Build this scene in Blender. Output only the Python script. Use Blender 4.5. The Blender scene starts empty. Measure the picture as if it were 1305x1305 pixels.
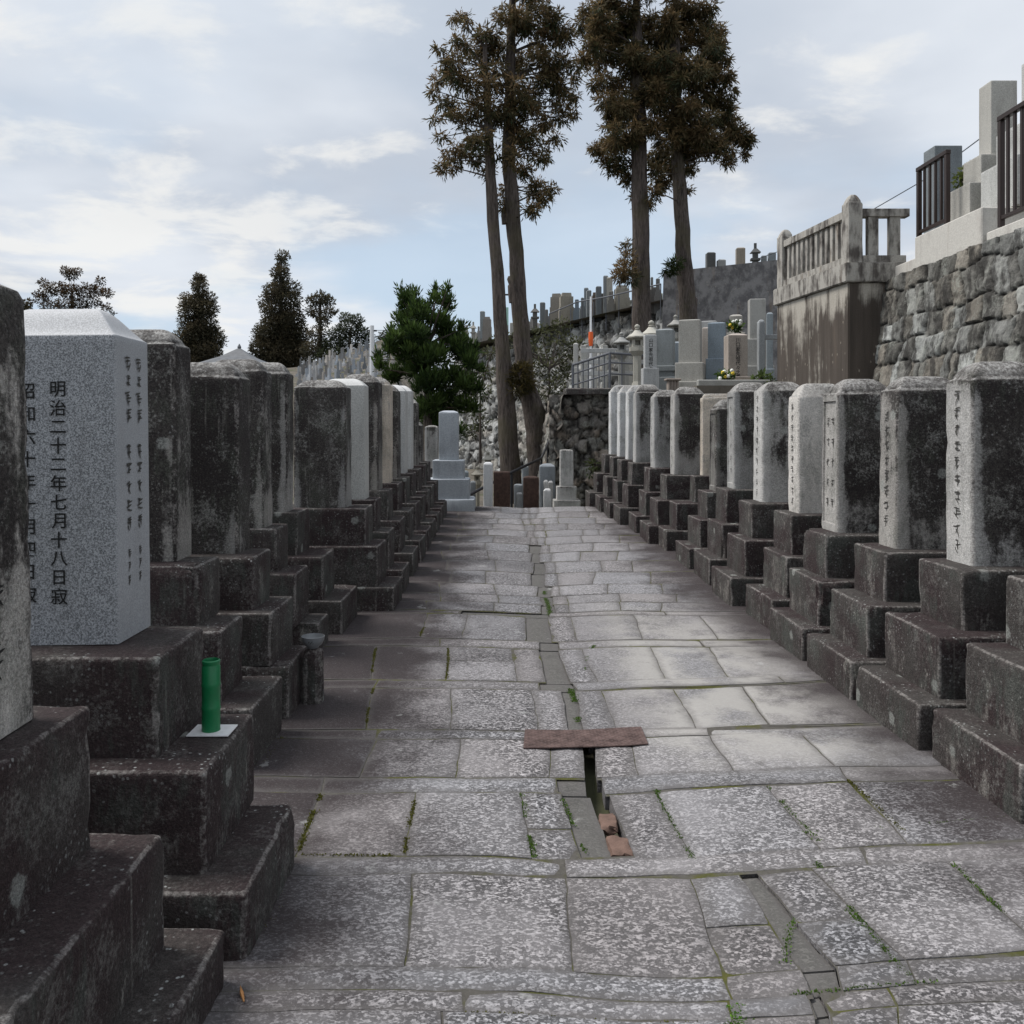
import bpy, bmesh, math, random
import numpy as np
from mathutils import Vector, noise, Matrix

R = math.radians
scene = bpy.context.scene
COL = scene.collection
F, H, VX, VY = 1100.0, 1.55, 640.0, 545.0      # focal length (px of the 1305 px photo), eye height, vanishing point


def sm(a, b, t):
    t = max(0.0, min(1.0, (t - a) / (b - a)))
    return t * t * (3 - 2 * t)


def gz(Y):
    """height of the paved path along its length: flat, then a gentle rise to a crest"""
    if Y <= 8: return 0.0
    if Y <= 15.6: return .15 * ((Y - 8) / 7.5) ** 1.3
    return .152


def at(x, y, Y):
    return Vector(((x - VX) * Y / F, Y, H - (y - VY) * Y / F))


def onpath(x, y):
    """world point of the path surface seen at a photo position"""
    Y = H * F / (y - VY)
    for _ in range(20):
        Y = (H - gz(Y)) * F / (y - VY)
    return Vector(((x - VX) * Y / F, Y, gz(Y)))


# ------------------------------------------------------------------ node helper
class NT:
    def __init__(s, tree):
        s.t = tree; s.n = tree.nodes; s.l = tree.links

    def new(s, typ, **kw):
        n = s.n.new(typ)
        for k, v in kw.items():
            if k == 'ins':
                for kk, vv in v.items(): s.set(n.inputs[kk], vv)
            else: setattr(n, k, v)
        return n

    def set(s, sock, v):
        if isinstance(v, bpy.types.NodeSocket): s.l.new(v, sock)
        else:
            if hasattr(sock.default_value, '__len__') and not hasattr(v, '__len__'): v = [v] * len(sock.default_value)
            if hasattr(v, '__len__') and len(sock.default_value) == 4 and len(v) == 3: v = (*v, 1)
            sock.default_value = v

    def m(s, op, a, b=0.0, c=0.0, clamp=False):
        n = s.new('ShaderNodeMath', operation=op, use_clamp=clamp)
        s.set(n.inputs[0], a); s.set(n.inputs[1], b); s.set(n.inputs[2], c)
        return n.outputs[0]

    def vm(s, op, a, b=(0, 0, 0)):
        n = s.new('ShaderNodeVectorMath', operation=op)
        s.set(n.inputs[0], a)
        if op == 'SCALE': s.set(n.inputs['Scale'], b)
        else: s.set(n.inputs[1], b)
        return n.outputs[0]

    def mix(s, f, a, b, bt='MIX'):
        n = s.new('ShaderNodeMix', data_type='RGBA', blend_type=bt)
        s.set(n.inputs[0], f); s.set(n.inputs[6], a); s.set(n.inputs[7], b)
        return n.outputs[2]

    def noise(s, vec, scale, detail=4, rough=.55, dist=0.0, out=0):
        n = s.new('ShaderNodeTexNoise')
        s.set(n.inputs['Vector'], vec); s.set(n.inputs['Scale'], scale); s.set(n.inputs['Detail'], detail)
        s.set(n.inputs['Roughness'], rough); s.set(n.inputs['Distortion'], dist)
        return n.outputs[out]

    def vor(s, vec, scale, feature='F1', out='Distance', rnd=1.0):
        n = s.new('ShaderNodeTexVoronoi', feature=feature)
        s.set(n.inputs['Vector'], vec); s.set(n.inputs['Scale'], scale); s.set(n.inputs['Randomness'], rnd)
        return n.outputs[out]

    def ss(s, v, a, b, lo=0.0, hi=1.0):
        n = s.new('ShaderNodeMapRange', interpolation_type='SMOOTHSTEP')
        s.set(n.inputs[0], v); s.set(n.inputs[1], a); s.set(n.inputs[2], b); s.set(n.inputs[3], lo); s.set(n.inputs[4], hi)
        return n.outputs[0]

    def sep(s, v):
        n = s.new('ShaderNodeSeparateXYZ'); s.set(n.inputs[0], v); return n.outputs

    def attr(s, name, out='Fac'):
        return s.new('ShaderNodeAttribute', attribute_name=name).outputs[out]


def material(name):
    m = bpy.data.materials.new(name); m.use_nodes = True
    m.node_tree.nodes.clear()
    t = NT(m.node_tree)
    out = t.new('ShaderNodeOutputMaterial')
    b = t.new('ShaderNodeBsdfPrincipled')
    t.l.new(b.outputs[0], out.inputs[0])
    b.inputs['Specular IOR Level'].default_value = .25
    return m, t, b


def bump(t, b, h, strength=.5, dist=.01):
    n = t.new('ShaderNodeBump'); t.set(n.inputs['Height'], h)
    n.inputs['Strength'].default_value = strength; n.inputs['Distance'].default_value = dist
    t.l.new(n.outputs[0], b.inputs['Normal'])


def coords(t):
    tc = t.new('ShaderNodeTexCoord'); oi = t.new('ShaderNodeObjectInfo')
    off = t.vm('SCALE', (37.1, 71.3, 19.7), t.m('MULTIPLY', oi.outputs['Random'], 5.0))
    p = t.vm('ADD', tc.outputs['Object'], off)
    return tc, oi, p


def obj_normal(t, tc):
    n = t.vm('ABSOLUTE', tc.outputs['Normal'])
    return t.sep(n), t.sep(tc.outputs['Normal'])


# obj.color: R lightness of the bare stone, G stain on faces across the row, B stain on faces along the row, A warmth
def weathered(name, kind):
    m, t, b = material(name)
    tc, oi, p = coords(t)
    (ax, ay, az), (nx, ny, nz) = obj_normal(t, tc)
    c = t.new('ShaderNodeSeparateColor'); t.l.new(oi.outputs['Color'], c.inputs[0])
    light, fr, sd, warm = c.outputs[0], c.outputs[1], c.outputs[2], oi.outputs['Alpha']
    g = t.sep(tc.outputs['Generated'])
    edge = t.attr('edge')
    # bare stone
    sp = t.noise(p, 160, 3, .7)
    sp2 = t.vor(p, 210)
    patch = t.noise(p, 5, 5, .6)
    k = t.m('MULTIPLY', light, t.m('ADD', .58, t.m('MULTIPLY', sp, .55)))
    k = t.m('MULTIPLY', k, t.m('ADD', .72, t.m('MULTIPLY', patch, .55)))
    k = t.m('MULTIPLY', k, t.ss(sp2, .12, .34, .74, 1.0))
    bare = t.mix(warm, (.93, .97, 1.0), (1.1, .96, .80))
    bare = t.vm('SCALE', bare, t.m('MULTIPLY', k, 1.42))
    # black weathering: vertical streaks, patches
    ps = t.vm('MULTIPLY', p, (1, 1, .22))
    streak = t.noise(ps, 9, 6, .62)
    blot = t.noise(p, 4.2, 7, .68)
    fine = t.noise(p, 34, 5, .7)
    n = t.m('ADD', t.m('MULTIPLY', streak, .42), t.m('ADD', t.m('MULTIPLY', blot, .36), t.m('MULTIPLY', fine, .22)))
    amt = t.m('ADD', t.m('MULTIPLY', fr, ay), t.m('MULTIPLY', sd, ax))
    if kind == 'stele':
        gx = t.m('MINIMUM', g[0], t.m('SUBTRACT', 1.0, g[0]))
        clean = t.m('MULTIPLY', t.ss(gx, .24, .0), ay)
        clean = t.m('ADD', t.m('MULTIPLY', clean, .33), t.m('MULTIPLY', t.ss(g[2], .42, .02), .15))
        amt = t.m('SUBTRACT', amt, clean)
        amt = t.m('ADD', amt, t.m('MULTIPLY', t.ss(g[2], .72, .93), .10))
    amt = t.m('ADD', amt, t.m('MULTIPLY', az, .30 if kind == 'stele' else .66))
    v = t.m('SUBTRACT', t.m('ADD', n, amt), 1.0)
    stain = t.ss(v, -.09, .07)
    soft = t.ss(v, -.32, .1, 0, .55)
    stain = t.m('MAXIMUM', stain, soft)
    hue = t.noise(p, 2.3, 3, .5)
    lum = t.m('ADD', .45, t.m('MULTIPLY', t.noise(p, 24, 5, .75), 1.15))
    dk = t.mix(t.ss(hue, .4, .62), (.036, .0245, .025) if kind == 'base' else (.031, .026, .025), (.052, .046, .043))
    dk = t.vm('SCALE', dk, lum)
    col = t.mix(stain, bare, dk)
    # pale crust on dark faces: mottled, vertical pale runs
    mott = t.ss(t.m('ADD', t.m('MULTIPLY', t.noise(p, 55, 4, .8), .62), t.m('MULTIPLY', t.noise(p, 6, 4, .6), .5)), .57, .70, 0, .70 if kind == 'stele' else .34)
    col = t.mix(t.m('MULTIPLY', mott, t.m('SUBTRACT', 1.0, t.m('MULTIPLY', az, .3))), col, (.255, .252, .235))
    run = t.ss(t.noise(t.vm('MULTIPLY', p, (1, 1, .07)), 22, 3, .6), .64, .74, 0, .45 if kind == 'stele' else .3)
    col = t.mix(t.m('MULTIPLY', run, t.m('SUBTRACT', 1.0, az)), col, (.27, .26, .235))
    # greenish algae
    alg = t.ss(t.m('ADD', t.m('MULTIPLY', t.noise(p, 3.1, 5, .6), .6), t.m('MULTIPLY', t.noise(ps, 26, 5, .7), .4)), (.50 if kind == 'base' else .5), .60, 0, .75 if kind == 'base' else .6)
    col = t.mix(t.m('MULTIPLY', alg, t.m('SUBTRACT', 1.0, az)), col, t.mix(.55 if kind == 'base' else .5, col, (.075, .090, .078) if kind == 'base' else (.080, .090, .070)))
    # lichen dots and a few large rosettes
    dotm = t.m('MULTIPLY', t.ss(t.vor(t.vm('ADD', p, t.vm('SCALE', t.noise(p, 30, 2, .5, out=1), .012)), 34 if kind == 'stele' else 40), .25, .14), t.ss(t.noise(p, 3.7, 3), .46 if kind == 'base' else .5, .56 if kind == 'base' else .6))
    big = t.ss(t.m('ADD', t.vor(p, 3.3), t.m('MULTIPLY', t.noise(p, 30, 4, .7), .16)), .215, .17, 0, .75)
    topd = t.m('ADD', .5, t.m('MULTIPLY', az, .5))
    col = t.mix(t.m('MULTIPLY', dotm, t.m('MULTIPLY', topd, t.ss(t.noise(p, 60, 2), .35, .6, .3, .95))), col, (.36, .37, .36))
    col = t.mix(t.m('MULTIPLY', big, .8), col, (.30, .31, .29))
    if kind == 'base':
        scr = t.ss(t.m('ADD', t.m('MULTIPLY', t.noise(t.vm('MULTIPLY', p, (1, 1, .5)), 7, 6, .72), .75), t.m('MULTIPLY', fine, .25)), .59, .66, 0, .6)
        col = t.mix(t.m('MULTIPLY', scr, t.m('SUBTRACT', 1.0, t.m('MULTIPLY', az, .6))), col, (.27, .26, .235))
    # edge wear with painted edge highlights, and pale tops of caps
    en = t.ss(t.m('ADD', t.m('MULTIPLY', edge, .5), t.m('ADD', t.m('MULTIPLY', t.noise(p, 55, 4, .7), .5), t.m('MULTIPLY', t.noise(p, 5, 4, .7), .6))), 1.02 if kind == 'stele' else .95, 1.18, 0, .6)
    col = t.mix(en, col, (.30, .28, .265))
    # gritty grain: dark pits and pale crystals
    gr = t.noise(p, 105, 3, .8)
    col = t.vm('SCALE', col, t.m('ADD', 1.0, t.m('MULTIPLY', t.ss(gr, .32, .68, -.55, .6), t.m('ADD', .35, t.m('MULTIPLY', stain, .65 if kind == 'stele' else .30)))))
    gr2 = t.m('MULTIPLY', t.ss(t.noise(p, 85, 2, .6), .60, .70), t.ss(t.noise(p, 7, 5, .7), .40, .62, .08, .8))
    col = t.mix(t.m('MULTIPLY', gr2, t.m('ADD', .2, t.m('MULTIPLY', stain, .4 if kind == 'stele' else .15))), col, (.27, .265, .25))
    if kind == 'stele':
        cap = t.m('MULTIPLY', t.ss(nz, .3, .75), t.ss(t.m('ADD', t.m('MULTIPLY', t.noise(p, 26, 6, .75), .6), t.m('MULTIPLY', t.noise(p, 5, 4, .6), .4)), .40, .56, .15, .9))
        col = t.mix(cap, col, t.mix(t.ss(t.noise(p, 60, 4, .75), .35, .65), (.15, .138, .13), (.50, .49, .47)))
    t.l.new(col, b.inputs['Base Color'])
    b.inputs['Roughness'].default_value = .82
    hgt = t.m('ADD', t.m('MULTIPLY', fine, .8), t.m('ADD', t.m('MULTIPLY', sp, .5), t.m('MULTIPLY', blot, .5)))
    bump(t, b, t.m('ADD', hgt, t.m('MULTIPLY', gr, .8)), .8, .012)
    return m


def granite(name, c1, c2, scale=230, rough=.55, contrast=(.36, .64), soil=.25):
    """cut granite; obj.color tints it"""
    m, t, b = material(name)
    tc, oi, p = coords(t)
    (ax, ay, az), (nx, ny, nz) = obj_normal(t, tc)
    s1 = t.ss(t.noise(p, scale, 3, .75), *contrast)
    s2 = t.ss(t.vor(p, scale * .9), .1, .42, .55, 1)
    col = t.mix(s1, c1, c2)
    col = t.vm('SCALE', col, s2)
    if name == 'grey_granite': col = t.mix(t.m('MULTIPLY', ax, .6), col, (.36, .37, .385))  # side faces painted paler, for the light from the open path
    so = t.ss(t.m('ADD', t.m('MULTIPLY', t.noise(t.vm('MULTIPLY', p, (1, 1, .25)), 7, 5, .6), .7), t.m('MULTIPLY', t.noise(p, 2, 4), .3)), .45, .75, 0, soil)
    col = t.mix(so, col, (.09, .085, .08))
    col = t.mix(t.ss(nz, .35, .9, 0, .55), col, (.62, .62, .63))  # skylight on upward faces, painted in as a paler colour
    col = t.mix(1.0, col, oi.outputs['Color'], 'MULTIPLY')
    t.l.new(col, b.inputs['Base Color'])
    b.inputs['Roughness'].default_value = rough
    bump(t, b, t.m('ADD', s1, t.noise(p, 40, 4)), .18, .003)
    return m


def simple(name, col, rough=.6, metal=0.0, var=.3, scale=20, spec=.3, bmp=.2):
    m, t, b = material(name)
    tc, oi, p = coords(t)
    n = t.noise(p, scale, 5, .65)
    c = t.vm('SCALE', col, t.m('ADD', 1 - var * .5, t.m('MULTIPLY', t.m('SUBTRACT', n, .25), var * 2)))
    t.l.new(c, b.inputs['Base Color'])
    b.inputs['Roughness'].default_value = rough; b.inputs['Metallic'].default_value = metal
    b.inputs['Specular IOR Level'].default_value = spec
    if bmp: bump(t, b, n, bmp, .01)
    return m


M = {}
M['stele'] = weathered('weathered_stele_stone', 'stele')
M['base'] = weathered('weathered_base_stone', 'base')
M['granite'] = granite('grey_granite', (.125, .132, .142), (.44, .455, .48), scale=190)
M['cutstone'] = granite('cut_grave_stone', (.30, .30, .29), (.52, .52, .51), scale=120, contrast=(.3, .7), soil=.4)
M['ink'] = simple('carved_black', (.014, .014, .014), .8, var=.2)  # flat black of the lettering and small marks
M['inkgrey'] = simple('carved_worn', (.06, .057, .052), .85, var=.5)
M['vase'] = simple('green_plastic', (.005, .15, .052), .42, var=.35, spec=.5, bmp=0)
M['paper'] = simple('white_paper', (.66, .66, .67), .8, var=.25, scale=40)
M['steel'] = simple('grey_painted_steel', (.12, .125, .14), .5, .2)
M['darksteel'] = simple('dark_handrail_paint', (.03, .03, .034), .5)
M['brownmetal'] = simple('brown_aluminium', (.042, .030, .027), .42, .3, var=.2)
M['whitepaint'] = simple('white_paint', (.72, .73, .75), .5, var=.15)
M['orange'] = simple('orange_tape', (.75, .13, .03), .5, var=.1)
M['bowl'] = simple('glazed_bowl', (.20, .21, .22), .35, spec=.5, var=.3)
M['brick'] = simple('broken_brick', (.15, .095, .075), .85, var=.6, scale=30, bmp=.6)
M['rustpost'] = simple('rust_stained_pillar', (.055, .033, .026), .85, var=1.0, scale=16, bmp=.5)
M['cable'] = simple('black_cable', (.05, .055, .065), .6)
M['wood'] = simple('weathered_box_stone', (.26, .22, .19), .85, var=.4)
M['tile'] = simple('grey_roof_tile', (.12, .125, .135), .5, var=.5, scale=3)
M['petal_w'] = simple('white_petals', (.8, .8, .74), .6, var=.1)
M['petal_y'] = simple('yellow_petals', (.75, .55, .06), .6, var=.1)
M['twig'] = simple('dry_leaf', (.33, .16, .06), .7)


def mat_bark():
    m, t, b = material('cedar_bark')
    tc, oi, p = coords(t)
    ps = t.vm('MULTIPLY', p, (1, 1, .12))
    n = t.noise(ps, 14, 6, .7, .3)
    f = t.noise(ps, 45, 4, .7)
    col = t.mix(t.ss(n, .3, .7), (.026, .021, .018), (.115, .092, .080))
    col = t.mix(t.ss(f, .45, .7, 0, .5), col, (.19, .165, .15))
    col = t.mix(t.ss(t.noise(p, 1.3, 4), .5, .66, 0, .5), col, (.085, .075, .045))
    t.l.new(col, b.inputs['Base Color']); b.inputs['Roughness'].default_value = .9
    bump(t, b, t.m('ADD', n, t.m('MULTIPLY', f, .5)), .9, .05)
    return m


M['bark'] = mat_bark()


def mat_leaf(name, trans=.38):
    m, t, b = material(name)
    col = t.attr('tint', 'Color')
    t.l.new(col, b.inputs['Base Color']); b.inputs['Roughness'].default_value = .65
    out = [n for n in t.n if n.type == 'OUTPUT_MATERIAL'][0]
    tr = t.new('ShaderNodeBsdfTranslucent'); t.l.new(col, tr.inputs[0])
    mx = t.new('ShaderNodeMixShader'); mx.inputs[0].default_value = trans
    t.l.new(b.outputs[0], mx.inputs[1]); t.l.new(tr.outputs[0], mx.inputs[2]); t.l.new(mx.outputs[0], out.inputs[0])
    return m


M['leaf'] = mat_leaf('foliage')


def mat_masonry(name, scale=14):
    m, t, b = material(name)
    tc, oi, p = coords(t)
    col = t.attr('tint', 'Color'); gap = t.attr('gap')
    n = t.noise(p, scale, 7, .7); n2 = t.noise(p, scale * .28, 5, .6)
    col = t.vm('SCALE', col, t.m('ADD', .35, t.m('MULTIPLY', n, 1.3)))
    pale = t.ss(t.m('ADD', t.m('MULTIPLY', t.noise(p, scale * 2.2, 5, .75), .6), t.m('MULTIPLY', n2, .5)), .55, .68, 0, .6)
    col = t.mix(pale, col, (.34, .35, .31))
    dk = t.ss(t.noise(t.vm('MULTIPLY', p, (1, 1, .4)), scale * .35, 6, .7), .45, .60, 0, .85)
    col = t.mix(dk, col, (.040, .037, .034))
    col = t.mix(gap, col, (.022, .020, .018))
    t.l.new(col, b.inputs['Base Color']); b.inputs['Roughness'].default_value = .9
    bump(t, b, t.m('ADD', n, t.m('MULTIPLY', n2, .6)), 1.0, .035)
    return m


M['masonry'] = mat_masonry('rubble_masonry')
M['masonry_far'] = mat_masonry('rubble_masonry_far', 6)


def mat_concrete(name, base, dark, scale=1.0, vert=.14, thr=(.44, .60)):
    m, t, b = material(name)
    tc, oi, p = coords(t)
    g = t.sep(tc.outputs['Generated'])
    st = t.noise(t.vm('MULTIPLY', p, (1, 1, vert)), 4.5 * scale, 6, .65)
    bl = t.noise(p, 1.6 * scale, 5, .6)
    f = t.noise(p, 60, 4, .7)
    v = t.m('ADD', t.m('MULTIPLY', st, .6), t.m('MULTIPLY', bl, .4))
    if name == 'stained_concrete':
        ab = t.sep(t.vm('ABSOLUTE', tc.outputs['Normal']))
        v = t.m('ADD', v, t.m('ADD', t.m('MULTIPLY', ab[1], .13), t.ss(g[2], .98, .80, -.10, .06)))
    col = t.vm('SCALE', base, t.m('ADD', .6, t.m('MULTIPLY', f, .8)))
    dk = t.vm('SCALE', dark, t.m('ADD', .35, t.m('MULTIPLY', t.noise(t.vm('MULTIPLY', p, (1, 1, vert * .6)), 11 * scale, 6, .7), 1.4)))
    col = t.mix(t.ss(v, *thr), col, dk)
    ru = t.ss(t.noise(t.vm('MULTIPLY', p, (1, 1, .1)), 3.1 * scale, 4, .6), .58, .7, 0, .35)
    col = t.mix(ru, col, (.20, .14, .085))
    sp = t.ss(t.vor(t.vm('MULTIPLY', p, (1, 1, .45)), 14), .16, .08, 0, .6)
    col = t.mix(t.m('MULTIPLY', sp, t.ss(t.noise(p, 3, 3), .45, .6)), col, (.42, .37, .30))
    t.l.new(col, b.inputs['Base Color']); b.inputs['Roughness'].default_value = .88
    bump(t, b, t.m('ADD', f, bl), .35, .01)
    return m


M['bastion'] = mat_concrete('stained_concrete', (.40, .37, .32), (.075, .062, .052), thr=(.42, .54))
M['balust'] = mat_concrete('weathered_balustrade_stone', (.38, .36, .325), (.085, .075, .068), 2.4, .25, (.44, .62))
M['darkwall'] = mat_concrete('dark_concrete', (.15, .15, .155), (.07, .07, .075), .9, .8, (.42, .58))
M['pinkstep'] = mat_concrete('pale_kerb_granite', (.52, .50, .46), (.30, .27, .25), 1.5, .1, (.5, .75))


def mat_pave():
    m, t, b = material('chiselled_paving_granite')
    tc = t.new('ShaderNodeTexCoord'); p = tc.outputs['Object']
    P = t.sep(p)
    tint = t.attr('tint', 'Color'); smooth = t.attr('smooth')
    edge = t.attr('edge')
    ch = t.noise(t.vm('MULTIPLY', p, (.8, 1.15, 1)), 130, 5, .74, .15)
    ch2 = t.noise(t.vm('MULTIPLY', p, (.85, 1.1, 1)), 46, 4, .65, .2)
    wob = t.vm('SCALE', t.noise(p, 60, 2, .5, out=1), .010)
    cellv = t.sep(t.vor(t.vm('ADD', t.vm('MULTIPLY', p, (.8, 1.1, 1)), wob), 115, out='Color'))[0]
    pat = t.ss(t.m('ADD', t.m('MULTIPLY', cellv, .22), t.m('ADD', t.m('MULTIPLY', ch, .58), t.m('MULTIPLY', ch2, .20))), .44, .61)
    wear = t.noise(p, 2.1, 6, .62)
    wear2 = t.noise(p, .8, 4, .6)
    amt = t.m('MULTIPLY', t.ss(wear, .28, .6, .35, 1.0), t.m('SUBTRACT', 1.0, t.m('MULTIPLY', smooth, .7)))
    pat = t.mix(amt, (.5, .5, .5), pat)
    pv = t.sep(pat)[0]
    lo = t.vm('SCALE', tint, .20); hi = t.vm('SCALE', tint, 1.78)
    col = t.mix(pv, lo, hi)
    col = t.vm('SCALE', col, t.m('ADD', .62, t.m('MULTIPLY', t.noise(p, 150, 3, .7), .75)))
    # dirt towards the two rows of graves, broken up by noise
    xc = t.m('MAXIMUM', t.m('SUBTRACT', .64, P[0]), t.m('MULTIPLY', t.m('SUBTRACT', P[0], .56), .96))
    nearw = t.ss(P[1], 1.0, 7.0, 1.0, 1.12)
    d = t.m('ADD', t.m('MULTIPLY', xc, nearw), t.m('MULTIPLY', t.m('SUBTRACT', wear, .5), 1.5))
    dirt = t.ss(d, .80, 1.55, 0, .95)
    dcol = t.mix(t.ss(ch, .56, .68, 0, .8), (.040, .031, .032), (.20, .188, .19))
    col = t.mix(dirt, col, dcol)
    dark = t.ss(t.m('ADD', t.m('MULTIPLY', wear2, .6), t.m('MULTIPLY', wear, .4)), .50, .66, 0, .45)
    col = t.mix(dark, col, t.vm('SCALE', col, .5))
    # dry sandy silt on the right of the path
    sand = t.m('MULTIPLY', t.m('MULTIPLY', t.ss(P[0], .55, 1.0), t.ss(P[0], 2.1, 1.5)), t.m('MULTIPLY', t.ss(P[1], 3.75, 4.3), t.ss(P[1], 8.5, 5.8)))
    sand = t.m('MULTIPLY', sand, t.ss(t.m('ADD', t.noise(p, 2.6, 5, .6), t.m('MULTIPLY', edge, .10)), .36, .60, .12, .85))
    col = t.mix(sand, col, (.37, .355, .335))
    rim = t.m('MULTIPLY', t.ss(t.m('ADD', edge, t.m('MULTIPLY', t.m('SUBTRACT', t.noise(p, 20, 4, .7), .5), .9)), .25, 1.0), .6)
    col = t.mix(rim, col, (.115, .107, .104))
    blot = t.ss(t.noise(p, 4.7, 6, .7), .60, .70, 0, .5)
    col = t.mix(blot, col, (.075, .07, .068))
    lich = t.ss(t.m('ADD', t.noise(p, 3.3, 5, .7), t.m('MULTIPLY', t.noise(p, 40, 3, .7), .12)), .70, .76, 0, .5)
    col = t.mix(lich, col, (.40, .40, .39))
    t.l.new(col, b.inputs['Base Color']); b.inputs['Roughness'].default_value = .74
    hgt = t.m('ADD', t.m('MULTIPLY', t.m('SUBTRACT', 1.0, sand), pv), t.m('MULTIPLY', wear, .8))
    bump(t, b, hgt, .55, .008)
    return m


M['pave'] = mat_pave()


def mat_joint():
    m, t, b = material('joint_dirt')
    tc = t.new('ShaderNodeTexCoord'); p = tc.outputs['Object']
    n = t.noise(p, 30, 5, .7)
    col = t.mix(n, (.035, .032, .028), (.15, .14, .125))
    mo = t.ss(t.noise(p, 3.4, 5, .65), .47, .6)
    mc = t.mix(t.noise(p, 25, 3), (.035, .042, .012), (.115, .11, .03))
    col = t.mix(mo, col, mc)
    t.l.new(col, b.inputs['Base Color']); b.inputs['Roughness'].default_value = .95
    bump(t, b, n, .8, .01)
    return m


M['joint'] = mat_joint()


def mat_earth():
    m, t, b = material('earth')
    tc = t.new('ShaderNodeTexCoord'); p = tc.outputs['Object']
    n = t.noise(p, 1.1, 7, .65)
    col = t.mix(t.ss(n, .35, .65), (.07, .062, .05), (.16, .14, .115))
    col = t.mix(t.ss(t.noise(p, .35, 5), .5, .62, 0, .7), col, (.05, .06, .022))
    t.l.new(col, b.inputs['Base Color']); b.inputs['Roughness'].default_value = .95
    bump(t, b, n, .6, .05)
    return m


M['earth'] = mat_earth()


def mat_plate():
    m, t, b = material('rusty_chequer_plate')
    tc = t.new('ShaderNodeTexCoord'); p = tc.outputs['Object']
    n = t.noise(p, 16, 6, .7)
    col = t.mix(t.ss(n, .3, .7), (.055, .034, .030), (.15, .10, .09))
    w = t.new('ShaderNodeTexWave', wave_type='BANDS', bands_direction='DIAGONAL'); t.set(w.inputs['Vector'], p); w.inputs['Scale'].default_value = 18
    q = t.vm('MULTIPLY', p, (1, -1, 1))
    w2 = t.new('ShaderNodeTexWave', wave_type='BANDS', bands_direction='DIAGONAL'); t.set(w2.inputs['Vector'], q); w2.inputs['Scale'].default_value = 18
    ck = t.m('MULTIPLY', w.outputs['Fac'], w2.outputs['Fac'])
    col = t.mix(t.ss(ck, .5, .8, 0, .5), col, (.14, .10, .092))
    t.l.new(col, b.inputs['Base Color']); b.inputs['Roughness'].default_value = .6; b.inputs['Metallic'].default_value = .15
    bump(t, b, ck, .6, .004)
    return m


M['plate'] = mat_plate()

# ------------------------------------------------------------------ object helpers
def link(name, me, mat=None, parent=None, loc=(0, 0, 0), color=None, smooth=None):
    o = bpy.data.objects.new(name, me)
    COL.objects.link(o)
    o.location = loc
    if parent: o.parent = parent
    if mat:
        me.materials.clear(); me.materials.append(mat)
    if color: o.color = color
    if smooth is not None and len(me.polygons):
        me.polygons.foreach_set('use_smooth', [True] * len(me.polygons))
        if smooth < 179: me.set_sharp_from_angle(angle=R(smooth))
    return o


def tag(o, label=None, cat=None, group=None, kind=None):
    if label: o['label'] = label
    if cat: o['category'] = cat
    if group: o['group'] = group
    if kind: o['kind'] = kind
    return o


def thing(name, loc, label, cat, group=None, rz=0.0, tilt=(0, 0)):
    o = bpy.data.objects.new(name, None); COL.objects.link(o)
    o.location = loc; o.rotation_euler = (tilt[0], tilt[1], rz); o.empty_display_size = .1
    return tag(o, label, cat, group)


def mesh_py(name, verts, faces):
    me = bpy.data.meshes.new(name); me.from_pydata([tuple(v) for v in verts], [], faces); me.update()
    return me


def attr_f(me, name, vals):
    a = me.attributes.new(name, 'FLOAT', 'POINT'); a.data.foreach_set('value', np.asarray(vals, dtype=np.float32))


def attr_c(me, name, vals):
    a = me.attributes.new(name, 'FLOAT_COLOR', 'POINT')
    v = np.asarray(vals, dtype=np.float32)
    if v.shape[1] == 3: v = np.concatenate([v, np.ones((len(v), 1), np.float32)], 1)
    a.data.foreach_set('color', v.ravel())


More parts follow.
